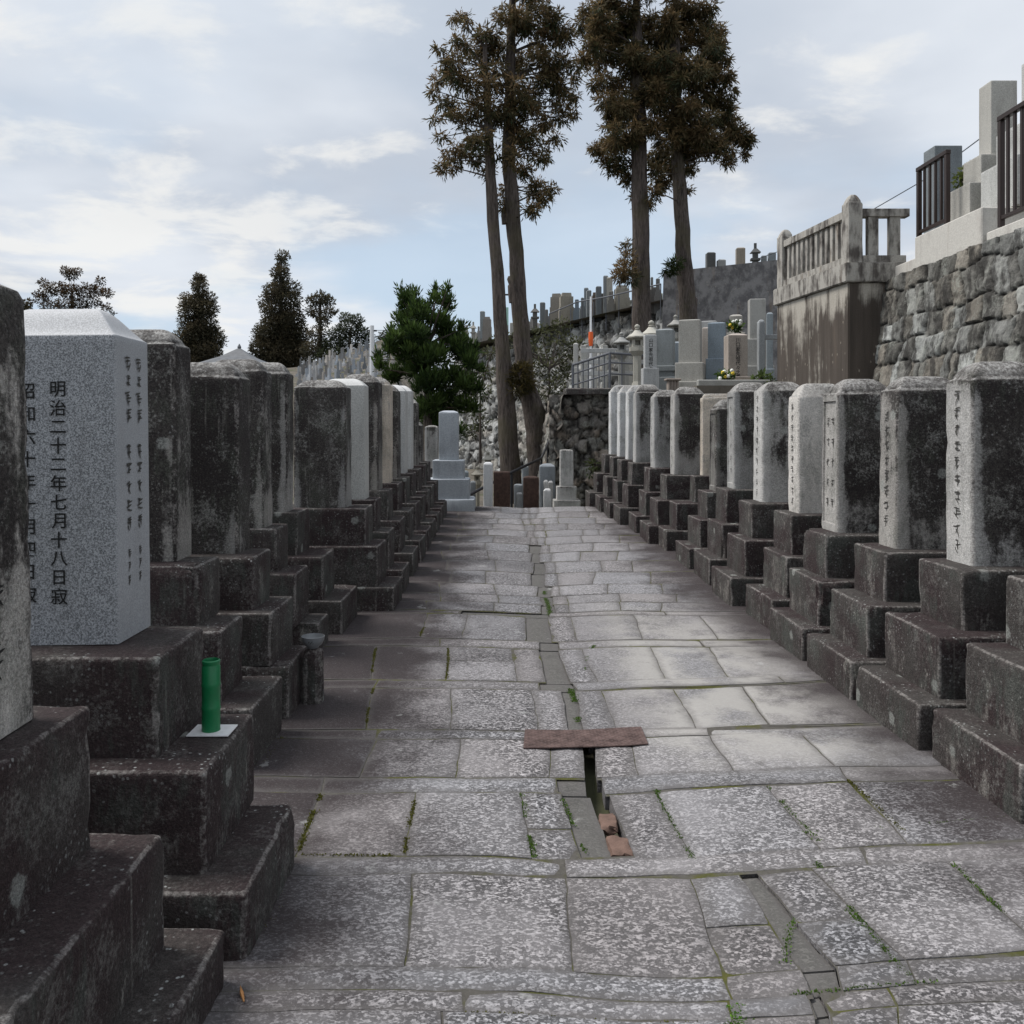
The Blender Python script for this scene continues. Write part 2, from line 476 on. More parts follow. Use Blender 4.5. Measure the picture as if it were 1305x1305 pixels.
def slab_block(name, hx, hy, z0, z1, r=.012, dome=0.0, domek='dome', taper=0.0, cell=.09, amp=.003, seed=0, panel=None, er=1.0):
    """A worn stone block centred on the origin in x and y: rounded arrises, noise-worn faces, optional curved
    cap and recessed panel on one side ('x-', 'x+')."""
    rnd = random.Random(seed)
    verts, edge, faces = [], [], []

    def edge_pts(L, extra=()):
        n = max(1, int(round((L - 2 * r) / cell)))
        s = [-(L / 2 - r) + (L - 2 * r) * i / n for i in range(n + 1)]
        for q in (.022, L - 2 * r - .022): s.append(-(L / 2 - r) + q)
        s += list(extra)
        s = sorted(set(round(q, 4) for q in s))
        o = [s[0]]
        for q in s[1:]:
            if q - o[-1] > .003: o.append(q)
        o[-1] = s[-1]
        return o
    pe = ()
    if panel:
        pm = panel[1]; pe = (-(hy - pm), -(hy - pm) + .006, hy - pm - .006, hy - pm)
    ex, ey = edge_pts(2 * hx), edge_pts(2 * hy, pe)
    per = []                      # (x, y, outward nx, ny, edge, side)
    def arc(cx, cy, a0):
        for k in range(1, 3):
            a = a0 + math.pi / 2 * k / 3
            per.append((cx + r * math.cos(a), cy + r * math.sin(a), 1, 0))
    for s in ex: per.append((s, -hy, float(abs(s) > hx - r - .004), 0))
    arc(hx - r, -hy + r, -math.pi / 2)
    for s in ey: per.append((hx, s, float(abs(s) > hy - r - .004), 'x+'))
    arc(hx - r, hy - r, 0)
    for s in reversed(ex): per.append((s, hy, float(abs(s) > hx - r - .004), 0))
    arc(-hx + r, hy - r, math.pi / 2)
    for s in reversed(ey): per.append((-hx, s, float(abs(s) > hy - r - .004), 'x-'))
    arc(-hx + r, -hy + r, math.pi)
    N = len(per)
    hgt = z1 - z0
    n = max(1, int(round((hgt - r) / cell)))
    zs = [z0 + (hgt - r) * i / n for i in range(n + 1)] + [z1 - r - .022, z0 + .02]
    if panel:
        a, bz = z0 + panel[2], z1 - panel[3]
        zs += [a, a + .006, bz - .006, bz]
    zs = sorted(set(round(q, 4) for q in zs)); zz = [zs[0]]
    for q in zs[1:]:
        if q - zz[-1] > .003: zz.append(q)
    levels = [(z, 0.0, 0.0) for z in zz[:-1]] + [(z1 - r, 0.0, .6), (z1 - r * .4, r * .25, 1.0), (z1, r, 1.0)]
    ins_max = min(hx, hy) - .012
    if dome > 0:
        for q in ((.06, .16, .3, .45, .6, .78, 1.0) if domek != 'hip' else (.05, .12, .2, .28, .36, .45, .54, .63, .72, .8, .88, 1.0)):
            if domek == 'dome': h = math.sin(math.pi / 2 * q) ** .85
            elif domek == 'hip': h = sm(-.28, .95, q) if q < .95 else 1.0
            else: h = q
            if domek == 'hip': h = (h - sm(-.28, .95, 0)) / (1 - sm(-.28, .95, 0))
            levels.append((z1 + dome * h, r + (ins_max - r) * q, .15))
    else:
        for q in (.022, .10, .22):
            if r + q < ins_max - .02: levels.append((z1, r + q, 0.0))
        levels.append((z1, ins_max, 0.0))
    for (z, ins, e) in levels:
        tp = 1 - taper * (z - z0) / max(.01, hgt)
        sx, sy = (hx - ins) / hx, (hy - ins) / hy
        for (x, y, ee, side) in per:
            vx, vy = x * sx * tp, y * sy * tp
            if panel and side == panel[0] and ins == 0 and z0 + panel[2] + .003 < z < z1 - panel[3] - .003 and abs(y) < hy - panel[1] - .003:
                vx -= math.copysign(panel[4], x)
            verts.append(Vector((vx, vy, z)))
            edge.append(max(ee if ins < r + .001 else 0.0, e))
    L = len(levels)
    for i in range(L - 1):
        for j in range(N):
            a, b2 = i * N + j, i * N + (j + 1) % N
            faces.append((a, b2, b2 + N, a + N))
    faces.append(tuple((L - 1) * N + j for j in range(N)))
    faces.append(tuple(reversed(range(N))))
    sv = Vector((seed * 1.37 % 50, seed * 2.11 % 50, seed * .73 % 50))
    for i, v in enumerate(verts):
        nv = noise.noise_vector(v * 9 + sv) * amp + noise.noise_vector(v * 2.3 + sv) * amp * 1.3
        if edge[i] > .5:
            k = (max(0.0, noise.noise(v * 16 + sv) - .12) * .020 + max(0.0, noise.noise(v * 5 + sv) - .34) * .05) * er
            nv -= Vector((math.copysign(1, v.x), math.copysign(1, v.y), .5 if v.z > z0 + hgt * .5 else 0)) * k
        if v.z <= z0 + 1e-4: nv.z = 0
        verts[i] = v + nv
    me = mesh_py(name, verts, faces)
    attr_f(me, 'edge', edge)
    return me


def boxes(name, lst, bev=.004):
    """several axis-aligned boxes (x0,x1,y0,y1,z0,z1) as one part mesh"""
    bm = bmesh.new()
    for (x0, x1, y0, y1, z0, z1) in lst:
        mt = Matrix.LocRotScale(Vector(((x0 + x1) / 2, (y0 + y1) / 2, (z0 + z1) / 2)), None, Vector((x1 - x0, y1 - y0, z1 - z0)))
        bmesh.ops.create_cube(bm, size=1, matrix=mt)
    if bev: bmesh.ops.bevel(bm, geom=bm.edges[:], offset=bev, segments=1, affect='EDGES')
    me = bpy.data.meshes.new(name); bm.to_mesh(me); bm.free()
    return me


def lathe(name, prof, seg=20, squash=None):
    verts, faces = [], []
    for (rr, z) in prof:
        for k in range(seg):
            a = 2 * math.pi * (k + .5) / seg
            verts.append((rr * math.cos(a), rr * math.sin(a), z))
    for i in range(len(prof) - 1):
        for k in range(seg):
            faces.append((i * seg + k, i * seg + (k + 1) % seg, (i + 1) * seg + (k + 1) % seg, (i + 1) * seg + k))
    faces.append(tuple(reversed(range(seg)))); faces.append(tuple((len(prof) - 1) * seg + k for k in range(seg)))
    return mesh_py(name, verts, faces)


def tube_geo(path, radii, seg=8, rough=0.0, seed=0, v0=0):
    verts, faces = [], []
    n = len(path)
    up = Vector((.13, 1, .07)).normalized()
    for i, p in enumerate(path):
        d = (path[min(i + 1, n - 1)] - path[max(i - 1, 0)]).normalized()
        u = d.cross(up)
        if u.length < .05: u = d.cross(Vector((1, 0, 0)))
        u.normalize(); w = d.cross(u)
        for k in range(seg):
            a = 2 * math.pi * k / seg
            rr = radii[i]
            if rough: rr *= 1 + rough * noise.noise(Vector((math.cos(a) * 1.6 + seed, math.sin(a) * 1.6, p.z * 1.1)))
            verts.append(p + (u * math.cos(a) + w * math.sin(a)) * rr)
    for i in range(n - 1):
        for k in range(seg):
            a, b = v0 + i * seg + k, v0 + i * seg + (k + 1) % seg
            faces.append((a, b, b + seg, a + seg))
    faces.append(tuple(v0 + k for k in reversed(range(seg)))); faces.append(tuple(v0 + (n - 1) * seg + k for k in range(seg)))
    return verts, faces


def tubes(name, lst, seg=8, rough=0.0):
    V, Fc = [], []
    for i, (path, rad) in enumerate(lst):
        path = [Vector(p) for p in path]
        rad = rad if hasattr(rad, '__len__') else [rad] * len(path)
        v, f = tube_geo(path, rad, seg, rough, i * 3.7, len(V))
        V += v; Fc += f
    return mesh_py(name, V, Fc)


def text_mesh(name, chars, size, pitch, squeeze=1.0):
    """one column of characters, each centred, in the XZ plane facing -Y, running downwards from z = 0"""
    V, Fc = [], []
    for i, ch in enumerate(chars):
        c = bpy.data.curves.new('t', 'FONT'); c.body = ch; c.size = size; c.align_x = 'CENTER'; c.align_y = 'CENTER'; c.resolution_u = 3
        c.offset = size * .010
        o = bpy.data.objects.new('t', c); COL.objects.link(o)
        me = o.to_mesh()
        xs = [v.co.x for v in me.vertices]; ys = [v.co.y for v in me.vertices]
        if xs:
            cx, cy = (min(xs) + max(xs)) / 2, (min(ys) + max(ys)) / 2
            b = len(V)
            V += [((v.co.x - cx) * squeeze, 0.0, v.co.y - cy - pitch * (i + .5)) for v in me.vertices]
            Fc += [tuple(b + k for k in p.vertices) for p in me.polygons]
        o.to_mesh_clear()
        bpy.data.objects.remove(o); bpy.data.curves.remove(c)
    return mesh_py(name, V, Fc)


def brush_column(name, n, size, pitch, seed, weight=.09):
    """a column of worn, illegible brush-carved characters: strokes only, plane and direction as text_mesh"""
    rnd = random.Random(seed); V, Fc = [], []
    for i in range(n):
        zc = -pitch * (i + .5)
        seq = 'hhv' + rnd.choice(['hd', 'vd', 'dd', 'hvd', 'hc', 'hhd'])
        for s, kind in enumerate(seq):
            x, z = rnd.uniform(-.16, .16), (.36 - .8 * (s + .5) / len(seq) + rnd.uniform(-.08, .08)) * (.4 if kind == 'v' else 1)
            L = rnd.uniform(.4, .85) if kind == 'h' else rnd.uniform(.45, .8)
            ang = {'h': rnd.uniform(-.05, .25), 'v': -1.57 + rnd.uniform(-.1, .1), 'd': rnd.choice((-.9, -2.2)) + rnd.uniform(-.2, .2), 'c': rnd.uniform(-1, 0)}[kind]
            curl = rnd.uniform(-1.2, 1.2) if kind in 'dc' else rnd.uniform(-.2, .2)
            pts = []; px, pz = x - math.cos(ang) * L / 2, z - math.sin(ang) * L / 2
            for q in range(6):
                pts.append((px, pz)); a = ang + curl * (q / 5 - .3)
                px += math.cos(a) * L / 5; pz += math.sin(a) * L / 5
            b = len(V)
            for q, (px, pz) in enumerate(pts):
                w = weight * (.5 + .9 * (1 - abs(q / 5 - .35))) * .5 * (.15 if q == 5 else 1)
                a = ang + curl * (q / 5 - .3)
                dx, dz = -math.sin(a) * w, math.cos(a) * w
                V.append(((px + dx) * size, 0.0, (pz + dz) * size + zc)); V.append(((px - dx) * size, 0.0, (pz - dz) * size + zc))
            for q in range(5): Fc.append((b + 2 * q, b + 2 * q + 1, b + 2 * q + 3, b + 2 * q + 2))
    return mesh_py(name, V, Fc)


# ------------------------------------------------------------------ gravestones of the two rows
seedc = [0]
def nseed():
    seedc[0] += 1; return seedc[0] * 7 + 3


def gravestone(label, tiers, st, group, side, stone=(.42, .62, .45, .4), base=(.22, .72, .62, .5), mat='stele', cap='dome', panel=None, ins=None, tilt=(0, 0), cell=.09, taper=.02, rs=.02):
    """tiers: (x0, x1, y0, y1, z0, z1) world boxes, lowest first; st: (x0, x1, y0, y1, z0, zshoulder, zcap)"""
    x0, x1, y0, y1, zg = tiers[0][:5]
    base_loc = Vector(((x0 + x1) / 2, (y0 + y1) / 2, zg))
    root = thing('gravestone', base_loc, label, 'gravestone', group)
    rr = random.Random(nseed())
    for (a, b, c, d, e, f) in tiers:
        me = slab_block('base_tier', (b - a) / 2, (d - c) / 2, 0, f - e, r=.012, seed=nseed(), cell=cell, amp=.0022)
        o = link('base_tier', me, M['base'], root, Vector(((a + b) / 2, (c + d) / 2, e)) - base_loc, smooth=50)
        o.rotation_euler.z = rr.uniform(-.012, .012)
        o.color = (base[0] * rr.uniform(.85, 1.2), base[1] + rr.uniform(-.05, .05), base[2] + rr.uniform(-.07, .07), base[3])
    a, b, c, d, e, f, g = st
    me = slab_block('stele', (b - a) / 2, (d - c) / 2, 0, f - e, r=rs if mat == 'stele' else .008, dome=g - f, domek=cap, taper=taper, seed=nseed(), cell=cell * .8,
                    amp=.0014 if mat == 'stele' else .0004, er=.55 if mat == 'stele' else .05, panel=panel)
    so = link('stele', me, M[mat], root, Vector(((a + b) / 2, (c + d) / 2, e)) - base_loc, smooth=40 if mat == 'stele' else 52, color=stone)
    so.rotation_euler = (tilt[0] + rr.uniform(-.006, .006), tilt[1] + rr.uniform(-.006, .006), rr.uniform(-.02, .02))
    if ins:                                             # columns on the face towards the path
        n, cols, size, top, darkness = ins
        hx, hy, hh = (b - a) / 2, (d - c) / 2, f - e
        dep = (panel[4] if panel else 0)
        for ci in range(cols):
            n = max(5, int(n * .72)); pit = (hh - top * 2) / n
            cm = brush_column('inscription', n, min(size * 1.1, pit * .84), pit, nseed(), .075)
            io = link('inscription', cm, M[darkness], so)
            yy = (ci - (cols - 1) / 2) * size * 1.5
            sgn = -1 if side == 'R' else 1
            xx = sgn * (hx * (1 - taper * .5) - dep + .0035)
            io.location = (xx, yy, hh - top)
            io.rotation_euler = (0, math.atan(hx * taper / hh) * (1 if side == 'R' else -1), -math.pi / 2 if side == 'R' else math.pi / 2)
    return root, so


ORD = ['first', 'second', 'third', 'fourth', 'fifth', 'sixth', 'seventh', 'eighth', 'ninth', 'tenth', 'eleventh', 'twelfth', 'thirteenth', 'fourteenth', 'fifteenth', 'sixteenth']

# right row: near lower corner (px), stele left edge / near corner x, shoulder y, stele bottom y, cap y, stone colour, panel, inscription
RG = 'gravestones along the right side of the path'
pan = ('x-', .035, .05, .06, .012)
RROW = [
 ((1300, 1052), 1345, 1373, 452, 748, 430, (.42, .66, .36, .4), None, (14, 1, .085, .05, 'inkgrey'), 'nearest gravestone of the right row, only its dark stepped base in the picture'),
 ((1167, 957), 1204, 1239, 480, 722, 461, (.44, .72, .36, .35), None, (14, 1, .085, .05, 'inkgrey'), 'tall black-stained gravestone with pale brush-carved path face, second from camera on the right'),
 ((1083, 892), 1118.6, 1141.6, 495, 700, 480, (.36, .66, .46, .5), None, (12, 1, .08, .12, 'inkgrey'), 'gravestone with brownish rounded cap and mottled grey front, third from camera on the right'),
 ((1022, 843), 1046, 1066, 500, 679, 483, (.38, .67, .36, .45), pan, (8, 2, .06, .13, 'inkgrey'), 'gravestone with deep framed inscription panel, fourth from camera on the right'),
 ((983, 803), 1003.7, 1017, 503, 654, 489, (.50, .24, .12, .5), None, (14, 1, .06, .05, 'inkgrey'), 'clean beige gravestone with bright path face, fifth from camera on the right'),
 ((931, 771), 956.5, 971, 496, 640, 486.6, (.46, .54, .22, .35), None, (15, 1, .065, .03, 'inkgrey'), 'wide gravestone with black patch down the right of its grey front, sixth on the right'),
 ((904, 745), 922.8, 935.6, 497.6, 623, 487.5, (.34, .58, .30, .3), pan, (9, 1, .06, .12, 'inkgrey'), 'greenish gravestone with narrow framed panel, seventh from camera on the right'),
 ((877, 725), 897.7, 911.5, 520, 626, 509, (.20, .68, .52, .5), pan, None, 'short dark gravestone lower than its neighbours, eighth from camera on the right'),
 ((849, 702), 881.5, 895, 506, 606, 502, (.44, .16, .12, .95), pan, (9, 1, .05, .1, 'inkgrey'), 'pinkish gravestone beside the short dark one, ninth from camera on the right'),
 ((826, 693), 850, 859, 501, 605, 493, (.36, .64, .26, .4), None, (12, 1, .055, .05, 'inkgrey'), 'dark mottled gravestone just beyond the pinkish one on the right'),
 ((810, 680), 827, 833, 504, 596, 497, (.36, .56, .24, .3), None, (12, 1, .055, .05, 'inkgrey'), 'slim greenish gravestone with narrow light path face, eleventh on the right'),
 ((789, 668), 803.6, 810, 499.5, 588, 490, (.36, .58, .24, .3), None, None, 'dark green-grey gravestone, fourth from the far end of the right row'),
 ((776, 660), 793, 800, 498, 582, 491, (.52, .22, .1, .2), None, None, 'pale grey gravestone, third from the far end of the right row'),
 ((764, 652), 782, 789, 499, 577, 491, (.52, .22, .12, .2), None, None, 'pale grey gravestone, second from the far end of the right row'),
 ((750.6, 645.5), 770.5, 778, 498, 572.5, 491, (.54, .26, .12, .2), None, None, 'pale grey gravestone at the far end of the right row'),
]
for i, (nc, xl, xc, ysh, yb, ycap, colr, pn, ins, lab) in enumerate(RROW):
    P = onpath(*nc); X0, Yn = P.x, P.y
    rr = random.Random(i + 5)
    g = gz(Yn)
    if colr[1] > .4: colr = (colr[0], colr[1] - (.045 if i >= 5 else .03), colr[2] - .02, colr[3])
    Ys = Yn + .34
    Xs = (xc - VX) * Ys / F
    dep = min(.33, max(.25, Ys * ((xc - VX) / (xl - VX) - 1)))
    zb = min(g + .92, max(g + .80, H - (yb - VY) * Ys / F)); zsh = H - (ysh - VY) * Ys / F; zc = H - (ycap - VY) * (Ys + .14) / F
    w = .42 if i != 7 else .34
    z1, z2 = g + .27 * (zb - g), g + .635 * (zb - g)
    xm = X0 + .14 + rr.uniform(-.01, .01)
    xu = max(X0 + .22, Xs - .13)
    fut = Yn + .70
    if i + 1 < len(RROW): fut = min(fut, onpath(*RROW[i + 1][0]).y - .02)
    tiers = [(X0, Xs + w + .42, Yn, fut, g - .1, z1), (xm, Xs + w + .28, Yn + .08, fut - .03, z1, z2), (xu, Xs + w + .14, Yn + .21, fut - .05, z2, zb)]
    if Ys + dep > fut - .06: dep = fut - .06 - Ys
    gravestone(lab, tiers, (Xs, Xs + w, Ys, Ys + dep, zb, zsh, zc), RG, 'R', stone=colr, base=(.22, .72, .62, .6), panel=pn, ins=ins, cell=.08 if i < 7 else .16)

# left row, measured tier by tier: (right face x, near y, far y, top z)
LG = 'gravestones along the left side of the path'
LROW = [
 ('nearest gravestone on the left, dark streaked pillar cut by the picture edge', [(-.77, 1.55, 2.42, .15), (-.907, 1.58, 2.33, .46), (-1.07, 1.65, 2.25, .83)], (-1.152, 1.78, 2.15, 1.895, 1.93, .45), (.46, .60, .56, .5), 'stele', 'dome', (7, 1, .08, .1, 'ink'), .012, .03),
 ('clean grey granite gravestone carved with two columns of black date characters', [(-.742, 2.5, 3.10, .2), (-.90, 2.6, 3.14, .51), (-1.085, 2.71, 3.15, .826)], (-1.28, 2.872, 3.15, 1.862, 1.962, .46), (1, 1, 1, 1), 'granite', 'hip', None, .012, .01),
 ('black-brown gravestone with pale vertical runs, directly behind the clean granite one', [(-1.14, 3.94, 4.48, .264), (-1.32, 4.04, 4.4, .594), (-1.463, 4.16, 4.49, .884)], (-1.62, 4.28, 4.52, 1.974, 2.05, .42), (.30, .76, .56, .5), 'stele', 'dome', None, .004, .01),
 ('lower dark gravestone with whitish cap, fourth from camera on the left', [(-1.144, 4.61, 5.07, .272), (-1.236, 4.63, 5.12, .553), (-1.36, 4.71, 5.08, .839)], (-1.49, 4.86, 5.11, 1.844, 1.925, .42), (.28, .76, .70, .4), 'stele', 'dome', None, -.006, .01),
 ('gravestone mostly hidden behind a lower dark one, fifth from camera on the left', [(-1.265, 5.98, 6.29, .2), (-1.40, 5.84, 6.25, .555), (-1.55, 5.92, 6.26, .856)], (-1.645, 5.95, 6.2, 1.95, 2.03, .42), (.32, .72, .55, .5), 'stele', 'dome', None, 0, .01),
 ('dark gravestone with grey lichen low on its face, sixth from camera on the left', [(-1.197, 6.46, 7.15, .252), (-1.35, 6.49, 6.96, .576), (-1.56, 6.57, 7.02, .905)], (-1.648, 6.6, 6.83, 1.976, 2.057, .42), (.34, .66, .58, .4), 'stele', 'dome', None, 0, .01),
 ('broad black gravestone with flecked front standing forward in the left row', [(-.911, 7.29, 7.85, .2), (-1.05, 7.33, 7.84, .54), (-1.17, 7.4, 7.82, .857)], (-1.35, 7.47, 7.76, 1.91, 1.968, .46), (.30, .74, .5, .3), 'stele', 'dome', None, 0, .01),
 ('pale smooth granite gravestone peeking out behind the broad black one', [(-.92, 8.04, 8.55, .223), (-1.06, 8.09, 8.5, .573), (-1.19, 8.13, 8.48, .87)], (-1.30, 8.17, 8.45, 1.955, 2.02, .42), (1.1, 1.1, 1.08, 1), 'cutstone', 'dome', None, 0, .01),
]
GEN = [(8.9, 2.04, 2.12, (.26, .66, .55, .6), 'stele', 'dark brown gravestone with low cap, ninth from camera on the left'),
       (9.8, 2.06, 2.14, (.40, .40, .10, 1.0), 'stele', 'tan stained gravestone with light side face, tenth from camera on the left'),
       (10.6, 2.02, 2.10, (.22, .72, .66, .6), 'stele', 'narrow dark brown gravestone right behind the tan one'),
       (11.4, 2.05, 2.13, (1.1, 1.1, 1.1, 1), 'cutstone', 'pale granite gravestone with white cap, nearer of the two pale ones at the far left'),
       (12.2, 2.08, 2.16, (1.15, 1.15, 1.15, 1), 'cutstone', 'pale granite gravestone with white cap, farther of the two pale ones at the far left'),
       (13.0, 1.94, 2.02, (.24, .7, .6, .5), 'stele', 'small dark gravestone, second from the far end of the left row'),
       (13.8, 1.6, 1.68, (.24, .7, .6, .5), 'stele', 'lowest gravestone at the far end of the left row')]
for (Yn, zs, zc, cl, mt, lab) in GEN:
    g = gz(Yn + .3)
    LROW.append((lab, [(-.92, Yn, Yn + .6, g + .24), (-1.06, Yn + .06, Yn + .56, g + .57), (-1.19, Yn + .12, Yn + .54, g + .88)],
                 (-1.30, Yn + .18, Yn + .48, zs, zc, .42), cl, mt, 'dome', None, 0, .015))
for i, (lab, tr, st, colr, mt, cap, ins, tilt, tp) in enumerate(LROW):
    g = gz(tr[0][1])
    tiers = []; zp = g - .1
    back = st[0] - st[5]
    for k, (xr, ya, yb, zt) in enumerate(tr):
        tiers.append((back - .38 + .13 * k, xr, ya, yb, zp, zt)); zp = zt
    x1, ya, yb, zs, zc, w = st
    cl = .06 if i < 3 else (.09 if i < 8 else .16)
    root, so = gravestone(lab, tiers, (x1 - w, x1, ya, yb, zp, zs, zc), LG, 'L', stone=colr, base=(.17, .74, .62, .55 if i else .2), mat=mt, cap=cap, ins=ins, tilt=(0, -tilt), cell=cl, taper=tp, rs=.035 if i == 0 else .02)
    if i == 1:
        hx, hy, hh = w / 2, (yb - ya) / 2, zs - zp
        for (cx, chars, top) in ((76, '明治二十二年七月十八日寂', 484), (37, '昭和六十年十月四日寂', 484)):
            n = len(chars)
            tm = text_mesh('inscription', chars, .057, .0627 if n == 12 else .0752)
            o = link('inscription', tm, M['ink'], so)
            wx = (cx - VX) * ya / F; wz = H - (top - VY) * ya / F
            o.location = (wx - (x1 - w / 2), -hy - .0025, wz - zp)
            o.rotation_euler = (-math.atan(hy * tp / hh), 0, 0)
        for k, yy in enumerate((-.045, .045)):
            for (n, top, size, pit, s) in ((4, .06, .05, .06, 3), (5, .36, .05, .062, 4), (3, .72, .034, .045, 5)):
                cm = brush_column('side_inscription', n, size, pit, 40 + s, .10)
                o = link('side_inscription', cm, M['inkgrey'], so)
                o.location = (hx * (1 - tp * .5) + .003, yy, hh - top); o.rotation_euler = (0, -math.atan(hx * tp / hh), math.pi / 2)

# ------------------------------------------------------------------ paving
def skew(x, y):
    return y - .055 * max(0.0, x - 880) * (1 if y > 780 else .5)


ROWS = [ # near y, far y, joints (x near, x far, kind of the slab to the LEFT of it: s slab, g gutter floor, h open hole)
 (1460, 1292, [(560, 563, 's'), (958, 938, 's'), (1062, 1040, 's'), (1088, 1058, 'g'), (1165, 1142, 's')]),
 (1290, 1266, [(590, 590, 's'), (938, 930, 's'), (1040, 1030, 's'), (1058, 1044, 'g'), (1142, 1130, 's')]),
 (1264, 1235, [(935, 924, 's'), (1035, 1022, 's'), (1072, 1066, 'g'), (1165, 1155, 's')]),
 (1232, 1109, [(512, 529, 's'), (735, 722, 's'), (922, 879, 's'), (1020, 938, 's'), (1064, 960, 'g'), (1154, 1028, 's'), (1330, 1197, 's')]),
 (1107, 1091, [(722, 722, 's'), (1100, 1090, 's')]),
 (1084, 1006, [(386, 413, 's'), (525, 535, 's'), (682, 667, 's'), (744, 720, 's'), (786, 756, 'g'), (812, 779, 'h'), (883, 837, 's'), (1038, 976, 's'), (1150, 1080, 's')]),
 (1004, 987, [(413, 416, 's'), (716, 712, 's'), (752, 748, 'g'), (774, 768, 'h'), (1080, 1070, 's')]),
 (985, 939, [(459, 479, 's'), (583, 586, 's'), (704, 700, 's'), (747, 742, 's'), (763, 757, 'h'), (815, 803, 's'), (936, 905, 's'), (1064, 1016, 's')]),
 (937, 928, [(478, 480, 's'), (735, 732, 's'), (750, 748, 'h'), (905, 900, 's')]),
 (926, 876, [(465, 475, 's'), (574, 576, 's'), (686, 678, 's'), (724, 715, 's'), (744, 732, 'g'), (786, 765, 's'), (885, 857, 's'), (978, 944, 's')]),
 (874, 866, [(476, 480, 's'), (690, 688, 's'), (735, 730, 'g'), (1000, 990, 's')]),
 (864, 825, [(470, 480, 's'), (569, 571, 's'), (659, 656, 's'), (697, 690, 's'), (728, 715, 'g'), (762, 745, 's'), (850, 832, 's'), (930, 905, 's')]),
 (823, 816, [(560, 562, 's'), (692, 690, 's'), (716, 714, 'g'), (900, 890, 's')]),
 (814, 784, [(537, 545, 's'), (590, 595, 's'), (673, 670, 's'), (706, 698, 'g'), (738, 726, 's'), (820, 805, 's'), (915, 890, 's')]),
 (782, 778, [(585, 588, 's'), (700, 698, 'g'), (850, 846, 's')]),
]
for (a, b) in [(777, 767), (766, 756), (755, 743), (742, 728), (727, 714), (713, 702), (701, 692), (691, 683), (682, 675), (674, 667), (666, 660), (659, 653), (652, 645)]:
    ROWS.append((a, b, None))
rp = random.Random(11)
PV, PF, PE, PT, PS = [], [], [], [], []
BV, BF = [], []


def warp(p):
    a = noise.noise_vector(Vector((p.x * .8, p.y * .8, 3.3))); b = noise.noise_vector(Vector((p.x * 2.6, p.y * 2.6, 8.1)))
    und = noise.noise(Vector((p.x * .9, p.y * .6, 5.5))) * .022 - .022 * math.exp(-((p.x - .42) / .4) ** 2)
    return Vector((p.x + a.x * .03 + b.x * .010, p.y + a.y * .035 + b.y * .014, p.z + und * sm(18, 15, p.y)))


def add_slab(q, drop, rnd, kind, near):
    """q: four world corners near-left, near-right, far-right, far-left"""
    c = sum(q, Vector()) / 4
    gap = .0025 if near else .003
    q = [p + (c - p).normalized() * gap * 1.4 for p in q]
    nx = max(2, min(26, int((q[1] - q[0]).length / .07))); ny = max(2, min(16, int((q[3] - q[0]).length / .07)))
    us = [0, .018] + [i / nx for i in range(1, nx)] + [.982, 1]; vs = [0, .03] + [i / ny for i in range(1, ny)] + [.97, 1]
    us = sorted(u for u in us); vs = sorted(vs)
    tx, ty = rnd.uniform(-.004, .004), rnd.uniform(-.003, .003)
    dz = rnd.uniform(-.002, .002) + drop
    k = rnd.uniform(.21, .29)
    warm = rnd.uniform(-.004, .016)
    tint = (k + warm * .7, k * .975, k - warm * .5 + .003)
    smo = 1.0 if kind == 'g' else (rnd.uniform(.3, .75) if c.y > 3.8 and c.x > .6 else rnd.uniform(0, .45))
    if kind == 'g': tint = (.12, .115, .108)
    b = len(PV)
    W, Hh = (q[1] - q[0]).length, (q[3] - q[0]).length
    for v in vs:
        for u in us:
            p = (q[0] * (1 - u) + q[1] * u) * (1 - v) + (q[3] * (1 - u) + q[2] * u) * v
            d = min(min(u, 1 - u) * W, min(v, 1 - v) * Hh)
            e = 1 - sm(0, .022, d)
            p = p + Vector((0, 0, dz + (p.x - c.x) * tx + (p.y - c.y) * ty - .006 * e * e + noise.noise(p * 5) * .003))
            if d < 1e-4:
                w = noise.noise_vector(p * 6) * .007 + noise.noise_vector(p * 21) * .005; p += Vector((w.x, w.y, 0))
            p = warp(p)
            PV.append(p); PE.append(e); PT.append(tint); PS.append(smo)
    n, mm = len(us), len(vs)
    for j in range(mm - 1):
        for i in range(n - 1):
            a = b + j * n + i; PF.append((a, a + 1, a + n + 1, a + n))
    # skirt
    ring = [b + i for i in range(n)] + [b + j * n + n - 1 for j in range(1, mm)] + [b + (mm - 1) * n + i for i in range(n - 2, -1, -1)] + [b + j * n for j in range(mm - 2, 0, -1)]
    s0 = len(PV)
    for r_ in ring:
        PV.append(PV[r_] - Vector((0, 0, .07))); PE.append(1); PT.append(tint); PS.append(smo)
    for i in range(len(ring)):
        j = (i + 1) % len(ring); PF.append((ring[j], ring[i], s0 + i, s0 + j))


def bed(q, z):
    b = len(BV); n = max(2, int((q[1] - q[0]).length / .09)); m_ = max(2, int((q[3] - q[0]).length / .09))
    for j in range(m_ + 1):
        for i in range(n + 1):
            u, v = i / n, j / m_
            p = warp((q[0] * (1 - u) + q[1] * u) * (1 - v) + (q[3] * (1 - u) + q[2] * u) * v)
            BV.append(Vector((p.x, p.y, p.z + z)))
    for j in range(m_):
        for i in range(n):
            k_ = b + j * (n + 1) + i; BF.append((k_, k_ + 1, k_ + n + 2, k_ + n + 1))


